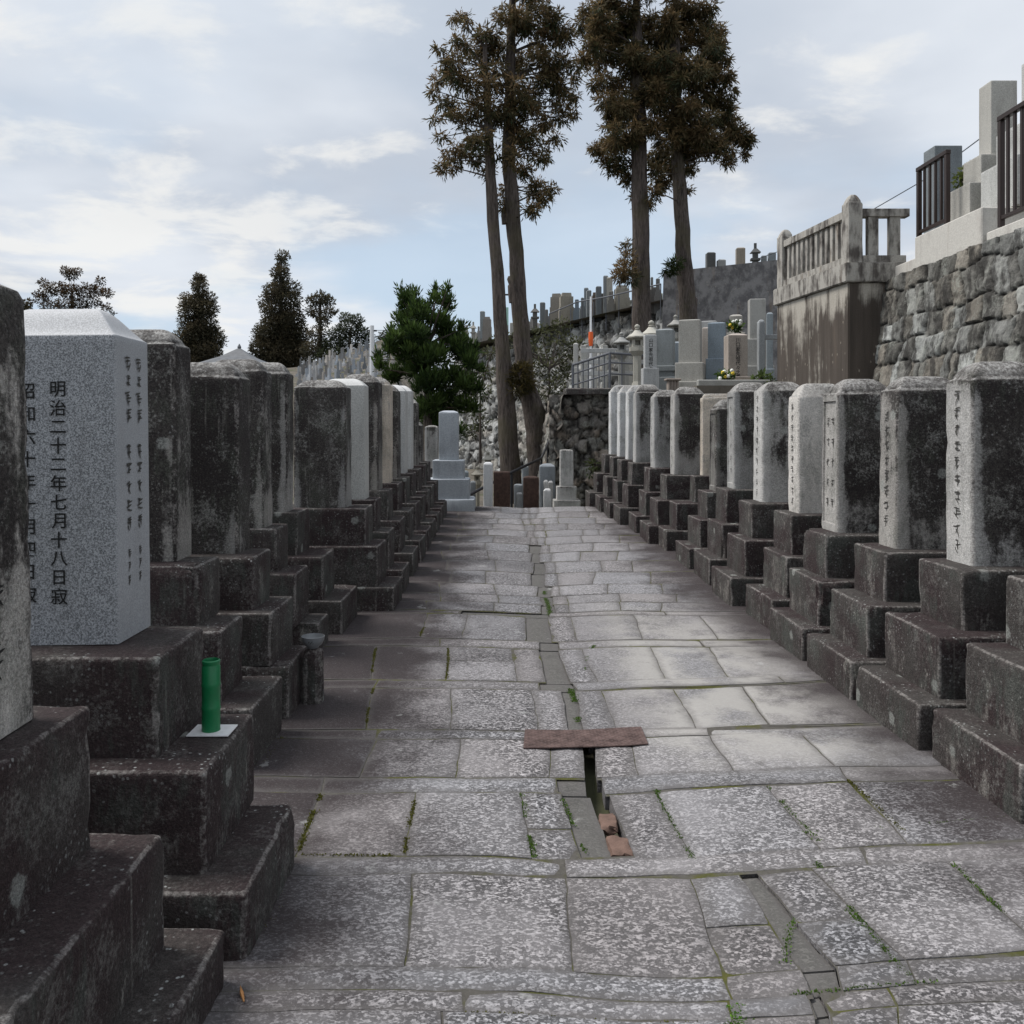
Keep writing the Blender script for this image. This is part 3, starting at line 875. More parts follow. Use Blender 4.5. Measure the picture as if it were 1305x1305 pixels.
for ri in range(len(ROWS) - 1): ROWS[ri] = (ROWS[ri][0], ROWS[ri + 1][0] + .5, ROWS[ri][2])
for ri, (yn, yf, js) in enumerate(ROWS):
    if js is None:
        Yc = onpath(640, (yn + yf) / 2).y
        o = rp.uniform(-.12, .12)
        xs = [-.62 + o + rp.uniform(-.08, .08), -.12 + o + rp.uniform(-.06, .06), .34 + rp.uniform(-.03, .03), .47 + rp.uniform(-.02, .02), .6 + rp.uniform(-.03, .05), 1.02 + rp.uniform(-.14, .14), 1.48 + rp.uniform(-.14, .14)]
        js = [(VX + x * F / Yc, VX + (x + rp.uniform(-.02, .02)) * F / Yc, 'g' if k == 3 and Yc < 11.5 else 's') for k, x in enumerate(xs)]
    Yn, Yf = onpath(640, yn).y, onpath(640, yf).y
    left = (VX - 1.75 * F / Yn, VX - 1.75 * F / Yf); right = (VX + 2.5 * F / Yn, VX + 2.5 * F / Yf)
    cols = [(left[0], left[1], None)] + js + [(right[0], right[1], 's')]
    for k in range(1, len(cols)):
        a, b = cols[k - 1], cols[k]
        q = [onpath(a[0], skew(a[0], yn)), onpath(b[0], skew(b[0], yn)), onpath(b[1], skew(b[1], yf)), onpath(a[1], skew(a[1], yf))]
        # keep row edges true where the slab runs far out of the picture
        if k == len(cols) - 1:
            for m_ in (1, 2):
                Yk = [0, q[0].y, q[3].y][m_] - .055 * (2.5 - q[0].x) * -.6
                q[m_] = Vector((2.5, Yk, gz(Yk)))
        kind = b[2]
        if kind == 'h': continue
        dn, df = (q[0] - q[3]).normalized() * .02, (q[3] - q[0]).normalized() * .02
        bed([q[0] + dn, q[1] + dn, q[2] + df, q[3] + df], -.0075 if kind != 'g' else -.030)
        ql = [q]
        if kind == 's' and js and ri in (5, 3) and (q[1] - q[0]).length < .26 and k in (4, 6):
            f_ = .42
            m1, m2 = q[0].lerp(q[3], f_), q[1].lerp(q[2], f_)
            ql = [[q[0], q[1], m2, m1], [m1, m2, q[2], q[3]]]
        if kind == 's' and ri == 11 and k == 3:
            m1, m2 = q[0].lerp(q[3], .55), q[1].lerp(q[2], .55)
            ql = [[q[0], q[1], m2, m1], [m1, m2, q[2], q[3]]]
        for qq in ql: add_slab(qq, -.012 if kind == 'g' else 0.0, rp, kind, ri < 8)
me = mesh_py('stone_pavement', PV, PF)
attr_f(me, 'edge', PE); attr_c(me, 'tint', PT); attr_f(me, 'smooth', PS)
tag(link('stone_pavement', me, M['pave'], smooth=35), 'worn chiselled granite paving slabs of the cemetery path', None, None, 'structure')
tag(link('pavement_bed', mesh_py('pavement_bed', BV, BF), M['joint']), None, None, None, 'structure')

# ------------------------------------------------------------------ ground
gx = np.concatenate([np.linspace(-260, -14, 14), np.linspace(-12, 12, 25), np.linspace(14, 260, 14)])
gy = np.concatenate([np.linspace(-40, 0, 6), np.linspace(1, 40, 40), np.linspace(44, 420, 20)])
V = []
for y in gy:
    for x in gx:
        z = gz(min(y, 15.6)) - .14
        if y > 16.4: z = .01 - .55 * sm(16.4, 19, y)
        V.append((x, y, z))
nx_ = len(gx)
Fs = [(j * nx_ + i, j * nx_ + i + 1, (j + 1) * nx_ + i + 1, (j + 1) * nx_ + i) for j in range(len(gy) - 1) for i in range(nx_ - 1)]
tag(link('ground', mesh_py('ground', V, Fs), M['earth'], smooth=180), 'bare brown earth around the graves', None, None, 'structure')

# gutter plate, bricks, moss
p0 = onpath(667, 952); p1 = onpath(826, 947); p2 = onpath(817, 926); p3 = onpath(669, 929)
zz = .022
pm = bpy.data.meshes.new('cover_plate'); bm = bmesh.new()
vb = [bm.verts.new((p.x, p.y, zz)) for p in (p0, p1, p2, p3)]
f = bm.faces.new(vb)
bmesh.ops.subdivide_edges(bm, edges=bm.edges[:], cuts=5, use_grid_fill=True)
for v in bm.verts: v.co.z = warp(Vector((v.co.x, v.co.y, 0))).z + .010 + noise.noise(v.co * 4) * .003
ret = bmesh.ops.extrude_face_region(bm, geom=bm.faces[:])
for v in [e for e in ret['geom'] if isinstance(e, bmesh.types.BMVert)]: v.co.z -= .005
bmesh.ops.recalc_face_normals(bm, faces=bm.faces[:])
bm.to_mesh(pm); bm.free()
tag(link('cover_plate', pm, M['plate']), 'rusty chequered steel plate laid across the path gutter', 'cover plate')
for k, (x, y, s, lab) in enumerate([(776, 1036, .036, 'upper lump of broken reddish brick in the open gutter'), (790, 1068, .044, 'lower lump of broken pinkish brick in the open gutter')]):
    P = onpath(x, y)
    bm = bmesh.new(); bmesh.ops.create_icosphere(bm, subdivisions=3, radius=1)
    for v in bm.verts:
        n = v.co.normalized(); mx = max(abs(n.x), abs(n.y), abs(n.z))
        v.co = n / mx ** .8 * (1 + .25 * noise.noise(n * 2 + Vector((k * 5, 0, 0)))); v.co = Vector((v.co.x * s, v.co.y * s * 1.7, v.co.z * s * .6))
    me = bpy.data.meshes.new('brick_lump'); bm.to_mesh(me); bm.free()
    tag(link('brick_lump', me, M['brick'], loc=P + Vector((0, .02, -.055)), smooth=40), lab, 'brick')

# moss in the joints: blades and cushions, one mass
def leaf_cloud(pts, dirs, size, tints, width=.3, seed=0, up=(0, 0, 1), fold=True):
    """narrow pointed leaves (quads) at pts along dirs -> verts, faces, tints as arrays"""
    rs = np.random.RandomState(seed)
    n = len(pts)
    d = dirs / (np.linalg.norm(dirs, axis=1, keepdims=True) + 1e-9)
    rv = rs.normal(size=(n, 3)); s = np.cross(d, rv); s /= (np.linalg.norm(s, axis=1, keepdims=True) + 1e-9)
    L = size[:, None]; w = L * width
    v = np.stack([pts, pts + d * L * .45 + s * w * .5, pts + d * L, pts + d * L * .45 - s * w * .5], 1).reshape(-1, 3)
    f = np.arange(n * 4, dtype=np.int32).reshape(n, 4)
    c = np.repeat(tints, 4, axis=0)
    return v, f, c


def cloud_mesh(name, parts):
    v = np.concatenate([p[0] for p in parts]); c = np.concatenate([p[2] for p in parts])
    n = len(v) // 4
    me = bpy.data.meshes.new(name)
    me.vertices.add(len(v)); me.vertices.foreach_set('co', v.astype(np.float32).ravel())
    me.loops.add(n * 4); me.loops.foreach_set('vertex_index', np.arange(n * 4, dtype=np.int32))
    me.polygons.add(n); me.polygons.foreach_set('loop_start', np.arange(0, n * 4, 4, dtype=np.int32))
    try: me.polygons.foreach_set('loop_total', np.full(n, 4, dtype=np.int32))
    except Exception: pass
    me.update(calc_edges=True); me.validate()
    attr_c(me, 'tint', c)
    return me


rs = np.random.RandomState(4)
mp, ms, mt = [], [], []
def moss_line(a, b, dens, wid, green):
    A, B = onpath(*a), onpath(*b)
    n = int((B - A).length * dens * 26)
    for _ in range(n):
        t_ = rs.rand()
        if noise.noise(Vector((A.x * 3 + t_ * (B - A).length * 5, A.y, 0))) < -.15: continue
        p = warp(A.lerp(B, t_)); mp.append((p.x + rs.normal() * wid, p.y + rs.normal() * wid * .4, p.z - .007)); ms.append(.004 + .007 * rs.rand())
        k = rs.rand(); mt.append(np.array(green) * (.6 + .8 * k))
YG, GG = (.105, .105, .02), (.085, .15, .025)
for a, b, d_, w, g_ in [((386, 1080), (413, 1006), 70, .008, YG), ((524, 1080), (535, 1006), 40, .006, YG), ((683, 1083), (667, 1006), 60, .008, GG), ((748, 1075), (722, 1010), 30, .006, GG),
                        ((882, 1085), (838, 1002), 60, .007, GG), ((1038, 1066), (978, 1000), 50, .006, GG), ((1150, 1058), (1080, 992), 40, .006, YG), ((1156, 1238), (1030, 1088), 60, .006, GG), ((1075, 1150), (1100, 1180), 30, .006, GG), ((1330, 1215), (1200, 1085), 50, .007, GG),
                        ((465, 918), (475, 875), 45, .007, YG), ((470, 862), (480, 826), 40, .006, YG), ((537, 812), (545, 786), 50, .008, YG), ((740, 924), (727, 872), 70, .01, GG), ((569, 862), (571, 826), 30, .006, YG),
                        ((948, 1304), (944, 1268), 120, .012, (.13, .28, .03)), ((925, 1298), (950, 1292), 60, .008, GG), ((310, 1224), (375, 1122), 60, .018, YG), ((325, 977), (360, 935), 40, .012, YG), ((700, 780), (695, 745), 40, .012, GG),
                        ((390, 1082), (520, 1083), 25, .006, YG), ((905, 1062), (1120, 1050), 18, .006, GG), ((1010, 1256), (1190, 1245), 20, .007, GG), ((1000, 1218), (1010, 1160), 20, .006, GG), ((760, 820), (748, 850), 40, .008, GG), ((590, 1292), (930, 1292), 10, .005, YG), ((1175, 1045), (1280, 1040), 18, .006, GG)]:
    moss_line(a, b, d_, w, g_)
mp, ms, mt = np.array(mp), np.array(ms), np.array(mt)
md = rs.normal(size=(len(mp), 3)) * .7 + np.array([0, 0, 1.0]); md[:, 2] = abs(md[:, 2])
tag(link('moss', cloud_mesh('moss', [leaf_cloud(mp, md, ms, mt, .7, 1)]), M['leaf']), 'yellow-green moss in the paving joints', None, None, 'stuff')
P = onpath(311, 1282)
tm = tubes('dry_leaf', [([(0, 0, .008), (-.015, .03, .012), (-.03, .065, .008)], [.002, .006, .001])], 5)
tag(link('dry_leaf', tm, M['twig'], loc=P + Vector((0, 0, .004))), 'small orange-brown dry leaf lying on the paving near the left base', 'leaf')

# ------------------------------------------------------------------ vase, bowl and post on the left
vr = thing('flower_vase', (-.995, 2.95, .513), 'empty green plastic flower tube standing on a white square on a dark base', 'vase')
prof = [(.031, 0)]
for z_ in (.006, .07, .076, .083, .15, .156, .163, .218):
    prof.append((.0325 if z_ in (.076, .156) else .0305, z_))
prof += [(.0285, .222), (.0285, .228), (.030, .231), (.030, .238), (.026, .241), (.025, .236), (.022, .10)]
link('tube_body', lathe('tube_body', prof, 28), M['vase'], vr, (0, 0, .004), smooth=35)
tag(link('paper_square', boxes('paper_square', [(-.07, .07, -.055, .055, -.003, .001)], .0005), M['paper'], loc=(-.99, 2.95, .516)), 'white square tile under the green flower tube', 'tile')
bpx = onpath(399, 893)
tag(link('stone_post', slab_block('stone_post', .055, .055, 0, .36, r=.03, seed=91, cell=.05), M['base'], loc=(bpx.x, bpx.y, -.06), smooth=60, color=(.24, .6, .55, .3)), 'short round dark stone post at the foot of the left row', 'post')
bprof = [(.03, 0), (.034, .008), (.05, .02), (.062, .045), (.066, .066), (.063, .067), (.058, .048), (.045, .026), (.01, .02)]
bw = thing('incense_bowl', (bpx.x, bpx.y, .302), 'grey glazed bowl resting on the short stone post', 'bowl')
link('bowl_body', lathe('bowl_body', bprof, 28), M['bowl'], bw, smooth=50)
sym = []
for k in range(14):
    a = -1.7 + (k - 7) * .06
    sym.append((a, .5 * abs(math.sin(k * .9))))
bvs, bfs = [], []
for k in range(6):
    a0 = -1.57 + (k - 3) * .085; z0 = .036 + .006 * math.sin(k * 2.1)
    for (da, dz) in ((0, 0), (.06, .003), (.06, .008), (0, .006)):
        rr_ = .0585 + (z0 + dz - .036) * .25 + .0015
        bvs.append((rr_ * math.cos(a0 + da), rr_ * math.sin(a0 + da), z0 + dz))
    bfs.append((4 * k, 4 * k + 1, 4 * k + 2, 4 * k + 3))
link('painted_mark', mesh_py('painted_mark', bvs, bfs), M['ink'], bw)

# ------------------------------------------------------------------ masonry walls
def masonry(name, O, U, Vv, Nn, lu, lv, res, cw, chh, bulge, palette, mat, seed, coursed=True, jig=.5, label=None, topfn=None):
    rnd = random.Random(seed)
    O, U, Vv, Nn = Vector(O), Vector(U).normalized(), Vector(Vv).normalized(), Vector(Nn).normalized()
    nu, nv = int(lu / res), int(lv / res)
    rows = [0.0]
    while rows[-1] < lv + 1: rows.append(rows[-1] + chh * rnd.uniform(.75, 1.3))
    colsr = []
    for _ in rows:
        c = [-rnd.uniform(0.2, 1) * cw - 1]
        while c[-1] < lu + 1: c.append(c[-1] + cw * rnd.uniform(.45, 1.6))
        colsr.append(c)
    import bisect
    verts, gaps, tint = [], [], []
    cellcol = {}
    for j in range(nv + 1):
        for i in range(nu + 1):
            u, v = lu * i / nu, lv * j / nv
            wv = noise.noise_vector(Vector((u * 1.3 / cw * .5, v * 1.3 / chh * .5, seed)))
            uu, vv_ = u + wv.x * cw * .30 * jig, v + wv.y * chh * .34 * jig
            w2 = noise.noise_vector(Vector((u * 9, v * 9, seed + 4.0)))
            uu += w2.x * .02; vv_ += w2.y * .02
            if coursed:
                rj = max(0, bisect.bisect(rows, vv_) - 1); cc = colsr[min(rj, len(colsr) - 1)]
                sl = (vv_ - rows[rj]) * (.35 * math.sin(rj * 7.7))
                ci = max(0, bisect.bisect(cc, uu + sl) - 1)
                d = min(vv_ - rows[rj], rows[rj + 1] - vv_, uu + sl - cc[ci], (cc[ci + 1] if ci + 1 < len(cc) else 1e3) - uu - sl)
                key = (rj, ci)
            else:
                ds, ps = noise.voronoi(Vector((uu / cw, vv_ / chh, seed * 3.1)))
                d = (ds[1] - ds[0]) * .5 * cw
                key = (round(ps[0].x, 2), round(ps[0].y, 2))
            if key not in cellcol:
                b = rnd.choice(palette); k = rnd.uniform(.6, 1.3)
                cellcol[key] = ((b[0] * k, b[1] * k, b[2] * k), rnd.uniform(.4, 1.1), rnd.uniform(-.12, .12), rnd.uniform(-.12, .12))
            cl = cellcol[key]
            hh = bulge * (sm(0, min(cw, chh) * .11, d) ** .8) * cl[1] + (cl[2] * math.sin(u * 5) + cl[3] * math.sin(v * 5)) * bulge * .8
            hh += noise.fractal(Vector((u * 6, v * 6, seed + 9.0)), .8, 2.1, 5) * bulge * .6
            vtop = v
            if topfn: vtop = v / lv * topfn(u)
            verts.append(O + U * u + Vv * vtop + Nn * hh)
            gaps.append(1 - sm(.002, min(cw, chh) * .06, d)); tint.append(cl[0])
    n = nu + 1
    faces = [(j * n + i, j * n + i + 1, (j + 1) * n + i + 1, (j + 1) * n + i) for j in range(nv) for i in range(nu)]
    # return to give the wall a thickness
    b = len(verts)
    for i in range(n):
        p = verts[nv * n + i]; verts.append(p - Vector((Nn.x, Nn.y, 0)).normalized() * .6); gaps.append(.2); tint.append(palette[0])
    faces += [(nv * n + i, nv * n + i + 1, b + i + 1, b + i) for i in range(n - 1)]
    me = mesh_py(name, verts, faces)
    me.flip_normals() if (me.polygons[0].normal.dot(Nn) < 0) else None
    attr_f(me, 'gap', gaps); attr_c(me, 'tint', tint)
    o = link(name, me, mat, smooth=60)
    return tag(o, label, 'wall')


GREY = [(.25, .25, .235), (.18, .175, .16), (.29, .29, .27), (.20, .185, .16), (.38, .385, .365), (.22, .20, .17), (.15, .145, .13)]
masonry('stone_retaining_wall', (4.5, 11.05, 0), (0, -1, 0), (.12, 0, 1), (-1, 0, .12), 7.5, 3.45, .024, .24, .30, .042, GREY, M['masonry'], 3, True, .8,
        'rough squared stone retaining wall under the granite kerb on the right')
FAR = [(.32, .32, .31), (.40, .40, .39), (.22, .22, .215), (.48, .48, .47), (.32, .30, .27)]
W2a, W2b = Vector((-2.15, 45, -.6)), Vector((6.2, 31, -.6))
def w2top(u): return 6.3 + .55 * u / 16
masonry('hillside_stone_wall', W2a + Vector((-.9, 1.5, 0)), (W2b - W2a), (.10, .16, 1), (-.86, -.51, .15), 18.2, 6.6, .11, .62, .5, .2, FAR, M['masonry_far'], 8, False, .9,
        'high battered wall of pale polygonal stones below the hillside graves', w2top)
DRK = [(.20, .18, .16), (.15, .138, .125), (.27, .26, .235), (.24, .20, .165)]
masonry('terrace_side_wall', (.98, 30, -.6), (0, -1, 0), (.12, 0, 1), (-1, 0, .12), 12.2, 2.85, .07, .5, .42, .10, DRK, M['masonry_far'], 12, False, .8,
        'dark rubble wall along the path beyond the right row, behind the second cedar')
masonry('terrace_end_wall', (.98, 17.8, -.6), (1, 0, 0), (.0, .10, 1), (0, -1, .1), 2.4, 2.85, .04, .30, .24, .09, DRK, M['masonry'], 15, False, .9,
        'dark brown rubble wall end under the metal railing')
tag(link('wall_coping', slab_block('wall_coping', .55, .35, 0, .13, r=.03, seed=44, cell=.12), M['base'], loc=(1.85, 18.2, 2.24), smooth=60, color=(.2, .6, .6, .9)), 'brown flat coping stone on the rubble wall end below the railing', 'coping')

# terraces behind the walls
def terrace(name, quad, z0, z1, mat, label):
    vs = [(x, y, z0) for x, y in quad] + [(x, y, z1) for x, y in quad]
    n = len(quad)
    fs = [tuple(range(n, 2 * n)), tuple(reversed(range(n)))] + [(i, (i + 1) % n, n + (i + 1) % n, n + i) for i in range(n)]
    return tag(link(name, mesh_py(name, vs, fs), mat), label, None, None, 'structure')


terrace('terrace', [(3.0, 13.3), (9.5, 13.3), (9.5, 30), (1.45, 30), (1.45, 18.2), (3.0, 18.2)], -.5, 2.2, M['earth'], 'raised earth terrace carrying the middle graves')
terrace('upper_terrace', [(5.05, 3.4), (30, 3.4), (30, 30), (9.5, 30), (9.5, 11.2), (5.05, 11.2)], -.5, 3.42, M['earth'], 'upper terrace on the right')
hv, hf = [], []
for j in range(12):
    for i in range(16):
        t_ = i / 15
        b = (W2a + Vector((-.3, .6, 0))).lerp(W2b + Vector((.4, .5, 0)), t_)
        s = j / 11
        hv.append((b.x + (1 - t_) * s * 3 + t_ * s * 26, b.y + s * 38, 5.78 + .62 * t_ + s * (-.9 + 4.2 * t_)))
hf = [(j * 16 + i, j * 16 + i + 1, (j + 1) * 16 + i + 1, (j + 1) * 16 + i) for j in range(11) for i in range(15)]
tag(link('hillside', mesh_py('hillside', hv, hf), M['earth'], smooth=180), 'earth slope above the stone wall', None, None, 'structure')

# dark concrete wall at upper right
dw0, dw1 = at(841, 375, 31.5), at(1010, 360, 29.0)
vs = []
for (p, yt) in ((dw0, 346), (dw1, 328)):
    zt = H - (yt - VY) * p.y / F
    vs += [(p.x, p.y, 2.0), (p.x + .15, p.y + .1, zt), (p.x + .6, p.y + .6, zt), (p.x + .6, p.y + .6, 2.0)]
tag(link('dark_concrete_wall', mesh_py('dark_concrete_wall', vs, [(0, 4, 5, 1), (1, 5, 6, 2), (2, 6, 7, 3), (0, 1, 2, 3), (4, 7, 6, 5)]), M['darkwall']), 'dark grey concrete retaining wall behind the two right-hand cedars', 'wall')
terrace('hilltop', [(dw0.x + .5, dw0.y + .5), (dw1.x + .5, dw1.y + .5), (30, dw1.y), (30, 60), (10, 60)], 2, H - (349 - VY) * 31.5 / F, M['earth'], 'level ground behind the dark concrete wall')

# ------------------------------------------------------------------ bastion and balustrade
A, B = Vector((4.41, 11, 0)), Vector((4.17, 13.1, 0))
d = (B - A).normalized(); nL = Vector((-d.y, d.x, 0)); nL = -nL if nL.x > 0 else nL
bq = [(A.x, A.y), (5.6, 11.0), (5.6, 13.35), (B.x, B.y)]
bst = thing('retaining_bastion', (A.x, A.y, 0), 'streaky stained concrete bastion carrying the stone balustrade on the right', 'bastion')
def prism(name, q, z0, z1):
    n = len(q); bm = bmesh.new()
    lo = [bm.verts.new((x, y, z0)) for x, y in q]; hi = [bm.verts.new((x, y, z1)) for x, y in q]
    bm.faces.new(hi); bm.faces.new(list(reversed(lo)))
    for i in range(n): bm.faces.new((lo[i], lo[(i + 1) % n], hi[(i + 1) % n], hi[i]))
    bmesh.ops.bevel(bm, geom=bm.edges[:], offset=.012, segments=2, affect='EDGES')
    me = bpy.data.meshes.new(name); bm.to_mesh(me); bm.free(); return me
def off(q, e): # grow the bastion plan
    return [(q[0][0] - e, q[0][1] - e), (q[1][0], q[1][1] - e), (q[2][0], q[2][1] + e), (q[3][0] - e, q[3][1] + e)]
rel = [(x - A.x, y - A.y) for x, y in bq]
link('bastion_wall', prism('bastion_wall', rel, 0, 3.40), M['bastion'], bst, smooth=40)
link('coping', prism('coping', off(rel, .045), 3.402, 3.65), M['balust'], bst, smooth=40)
bal = thing('stone_balustrade', (A.x, A.y, 3.652), 'grey stone balustrade with domed corner posts on top of the bastion', 'balustrade')
LL = (B - A).length
ang = math.atan2(d.y, d.x)
def along(name, me, s, z, o=.10):
    ob = link(name, me, M['balust'], bal, smooth=40)
    p = d * s - nL * o; ob.location = (p.x, p.y, z); ob.rotation_euler.z = ang; return ob
for s in (.09, LL - .07): along('post', slab_block('post', .095, .095, 0, .78, r=.012, dome=.11, seed=60 + int(s), cell=.12, taper=.0), s, .0)
along('lower_rail', boxes('lower_rail', [(.19, LL - .17, -.08, .08, 0, .10)]), 0, 0)
along('top_rail', boxes('top_rail', [(.19, LL - .17, -.075, .075, .60, .70)]), 0, 0)
for k in range(12): along('baluster', boxes('baluster', [(-.035, .035, -.045, .045, .10, .60)]), .26 + k * (LL - .52) / 11, 0)
o = link('lower_rail', boxes('lower_rail', [(.20, .75, .02, .18, 0, .10)]), M['balust'], bal)
o = link('top_rail', boxes('top_rail', [(.20, .80, .03, .17, .60, .70)]), M['balust'], bal)
for x in (.28, .56): link('baluster', boxes('baluster', [(x, x + .13, .05, .15, .10, .60)]), M['balust'], bal)

# kerb blocks, fences and graves on the upper right wall
kb = boxes('granite_kerb', [(0, .5, 0, 1.45, 0, .42)], .012)
tag(link('granite_kerb', kb, M['pinkstep'], loc=(4.97, 8.95, 3.42)), 'long pale granite kerb block on top of the rough stone wall', 'kerb')
tag(link('granite_kerb', boxes('granite_kerb', [(0, .4, 0, .75, 0, .2)], .012), M['pinkstep'], loc=(4.99, 10.42, 3.4)), 'low worn granite kerb block at the left end of the wall top', 'kerb')
tag(link('granite_kerb', boxes('granite_kerb', [(0, .5, 0, 4.6, 0, .16)], .012), M['pinkstep'], loc=(4.99, 4.3, 3.4)), 'low kerb under the second brown fence at the picture edge', 'kerb')
def picket_fence(x, y0, y1, z0, z1, label):
    L = y1 - y0
    rt = thing('metal_fence', (x, y0, z0), label, 'fence', 'brown metal fences on the upper right')
    link('top_rail', boxes('top_rail', [(-.03, .03, -.03, L + .03, z1 - z0 - .05, z1 - z0)]), M['brownmetal'], rt)
    link('bottom_rail', boxes('bottom_rail', [(-.018, .018, .02, L - .02, .07, .11)]), M['brownmetal'], rt)
    for yy in (0, L): link('post', boxes('post', [(-.026, .026, yy - .026, yy + .026, 0, z1 - z0 - .052)]), M['brownmetal'], rt)
    n = int(L / .115)
    for k in range(1, n): link('picket', boxes('picket', [(-.012, .012, L * k / n - .016, L * k / n + .016, .112, z1 - z0 - .052)], 0), M['brownmetal'], rt)
picket_fence(5.13, 9.95, 10.62, 3.86, 4.75, 'short brown metal picket fence in front of the dark polished stone')
picket_fence(5.03, 5.2, 8.7, 3.57, 4.69, 'tall brown metal picket fence cut off by the right picture edge')

def grave(label, parts, loc, group=None, name='gravestone', colr=(1, 1, 1, 1), mat='cutstone', rz=0.0, text=None):
    """parts: list of (hx, hy, z0, z1, dome); last is the pillar"""
    rt = thing(name, loc, label, 'gravestone', group, rz)
    so = None
    for i, (hx, hy, z0, z1, dm) in enumerate(parts):
        last = i == len(parts) - 1
        nm = 'stele' if last else 'base_tier'
        so = link(nm, slab_block(nm, hx, hy, z0, z1, r=.008, dome=dm, seed=nseed(), cell=.3, amp=.0012, er=.1), M[mat], rt, smooth=40, color=colr)
    if text:
        ch, size, pitch, top, side = text
        hx, hy, z0, z1, dm = parts[-1]
        tm = text_mesh('inscription', ch, size, pitch)
        o = link('inscription', tm, M['ink'], so)
        if side == 'front': o.location = (0, -hy - .004, z1 - top)
        elif side == 'right': o.location = (hx + .004, 0, z1 - top); o.rotation_euler.z = math.pi / 2
    return rt


G1 = (1.02, .99, .93, 1)
grave('beige granite pillar grave on stepped blocks beside the brown fences, left of the two pillars', [(.45, .23, 0, .47, 0), (.30, .19, .47, .80, 0), (.15, .125, .80, 1.66, .01)], (5.72, 9.96, 3.85), 'tall granite pillar graves at the upper right', colr=G1)
grave('pale granite pillar grave on stepped blocks, right of the two pillars at the picture edge', [(.46, .34, 0, .52, 0), (.33, .27, .52, .90, 0), (.15, .11, .90, 1.62, .01)], (5.76, 9.22, 3.85), 'tall granite pillar graves at the upper right', colr=(1.12, 1.12, 1.1, 1))
grave('dark grey polished upright stone behind the short brown fence', [(.35, .25, 0, .5, 0), (.19, .16, .5, 2.02, .015)], (6.15, 12.05, 3.42), colr=(.45, .5, .54, 1))
grave('small beige stone beside the dark polished one behind the short fence', [(.3, .25, 0, .5, 0), (.14, .12, .5, 1.9, .01)], (6.75, 12.4, 3.42), colr=(.8, .74, .64, 1))
grave('pinkish low grave seen through the balustrade opening', [(.3, .25, 0, .35, 0), (.12, .12, .35, .85, .02)], (6.2, 14.6, 3.42), colr=(.75, .62, .52, 1))
grave('grey grave seen through the middle balustrade opening', [(.3, .25, 0, .4, 0), (.13, .12, .4, 1.15, .02)], (6.55, 15.6, 3.42), colr=(.6, .63, .66, 1))

# ------------------------------------------------------------------ graves on the middle terrace
TG = 'family graves on the terrace behind the right row'
def tgrave(x0, x1, ytop, ybot, Y, label, tiers=((1.5, .3), (1.9, .25)), colr=(1, 1, 1, 1), dome=.02, text=None, mat='cutstone', group=TG, rz=0.0, floor=2.2):
    """stele spans the photo box x0..x1, ytop..ybot at depth Y; tiers (width factor, height) go down from it"""
    a, b = at(x0, ytop, Y), at(x1, ybot, Y)
    hx = (b.x - a.x) / 2; cx = (a.x + b.x) / 2
    zb, zt = b.z, a.z - dome
    ps = [(hx, hx * .9, zb, zt, dome)]
    z = zb
    for k, (f, h) in enumerate(tiers):
        lo = z - h if k < len(tiers) - 1 else min(z - .1, floor)
        ps.insert(0, (hx * f, hx * f * .9, lo, z, 0)); z = lo
    base = ps[0][2]
    ps = [(p[0], p[1], p[2] - base, p[3] - base, p[4]) for p in ps]
    if not text: rz = -.10 - .32 * ((x0 * 7.3) % 1.0)
    return grave(label, ps, (cx, Y + hx * .9, base), group, colr=colr, mat=mat, text=text, rz=rz)


tgrave(822, 837, 426, 469, 16.2, 'slim grey grave with black characters running down its right side', ((1.35, .4), (1.7, .2)), (.95, .96, .98, 1), .01, ('山口家先祖代々', .085, .088, .06, 'front'))
tgrave(839, 861, 418, 466, 16.6, 'dark grey grave on a rounded lotus base, left of the big beige one', ((1.35, .1), (1.05, .12), (1.5, .3)), (.56, .60, .62, 1), .03)
tgrave(858, 868, 435, 478, 17.2, 'narrow blue-grey grave half hidden behind the big beige one', ((1.5, .3),), (.62, .70, .78, 1), .02)
tgrave(869, 896, 406, 462, 15.4, 'big beige grave with plain speckled pillar on wide stepped base', ((1.3, .34), (1.75, .3)), (.86, .83, .77, 1), .02)
tgrave(896, 905, 417, 466, 16.6, 'pinkish grave squeezed between the big beige one and the blue one', ((1.9, .5), (2.4, .2)), (.95, .84, .76, 1), .01)
tgrave(905, 927, 410, 457, 15.6, 'blue-grey polished grave left of the pinkish inscribed one', ((1.25, .42), (1.6, .3)), (.50, .60, .70, 1), .02)
tgrave(928, 953, 424, 480, 14.6, 'pinkish grave with rounded top and a carved column of black characters', ((1.5, .09), (2.0, .3)), (.88, .76, .67, 1), .035, ('川口家先祖代々之霊', .082, .078, .05, 'front'))
tgrave(957, 977, 380, 432, 17.5, 'tallest pale pillar grave on the terrace beside the bastion', ((1.45, .55), (1.9, .4), (2.3, .3)), (.88, .86, .82, 1), .01)
tgrave(932, 948, 400, 424, 19.5, 'low round-topped beige grave behind the flowers', ((1.4, .4), (2, .3)), (.80, .75, .68, 1), .04)
tgrave(978, 986, 398, 470, 17, 'bluish grave half hidden by the bastion corner', ((1.4, .4), (1.8, .2)), (.6, .68, .74, 1), .02)
tgrave(896, 916, 408, 425, 21, 'pale low grave behind the blue-grey polished one', ((1.5, .3), (2, .3)), (.9, .9, .9, 1), .02)
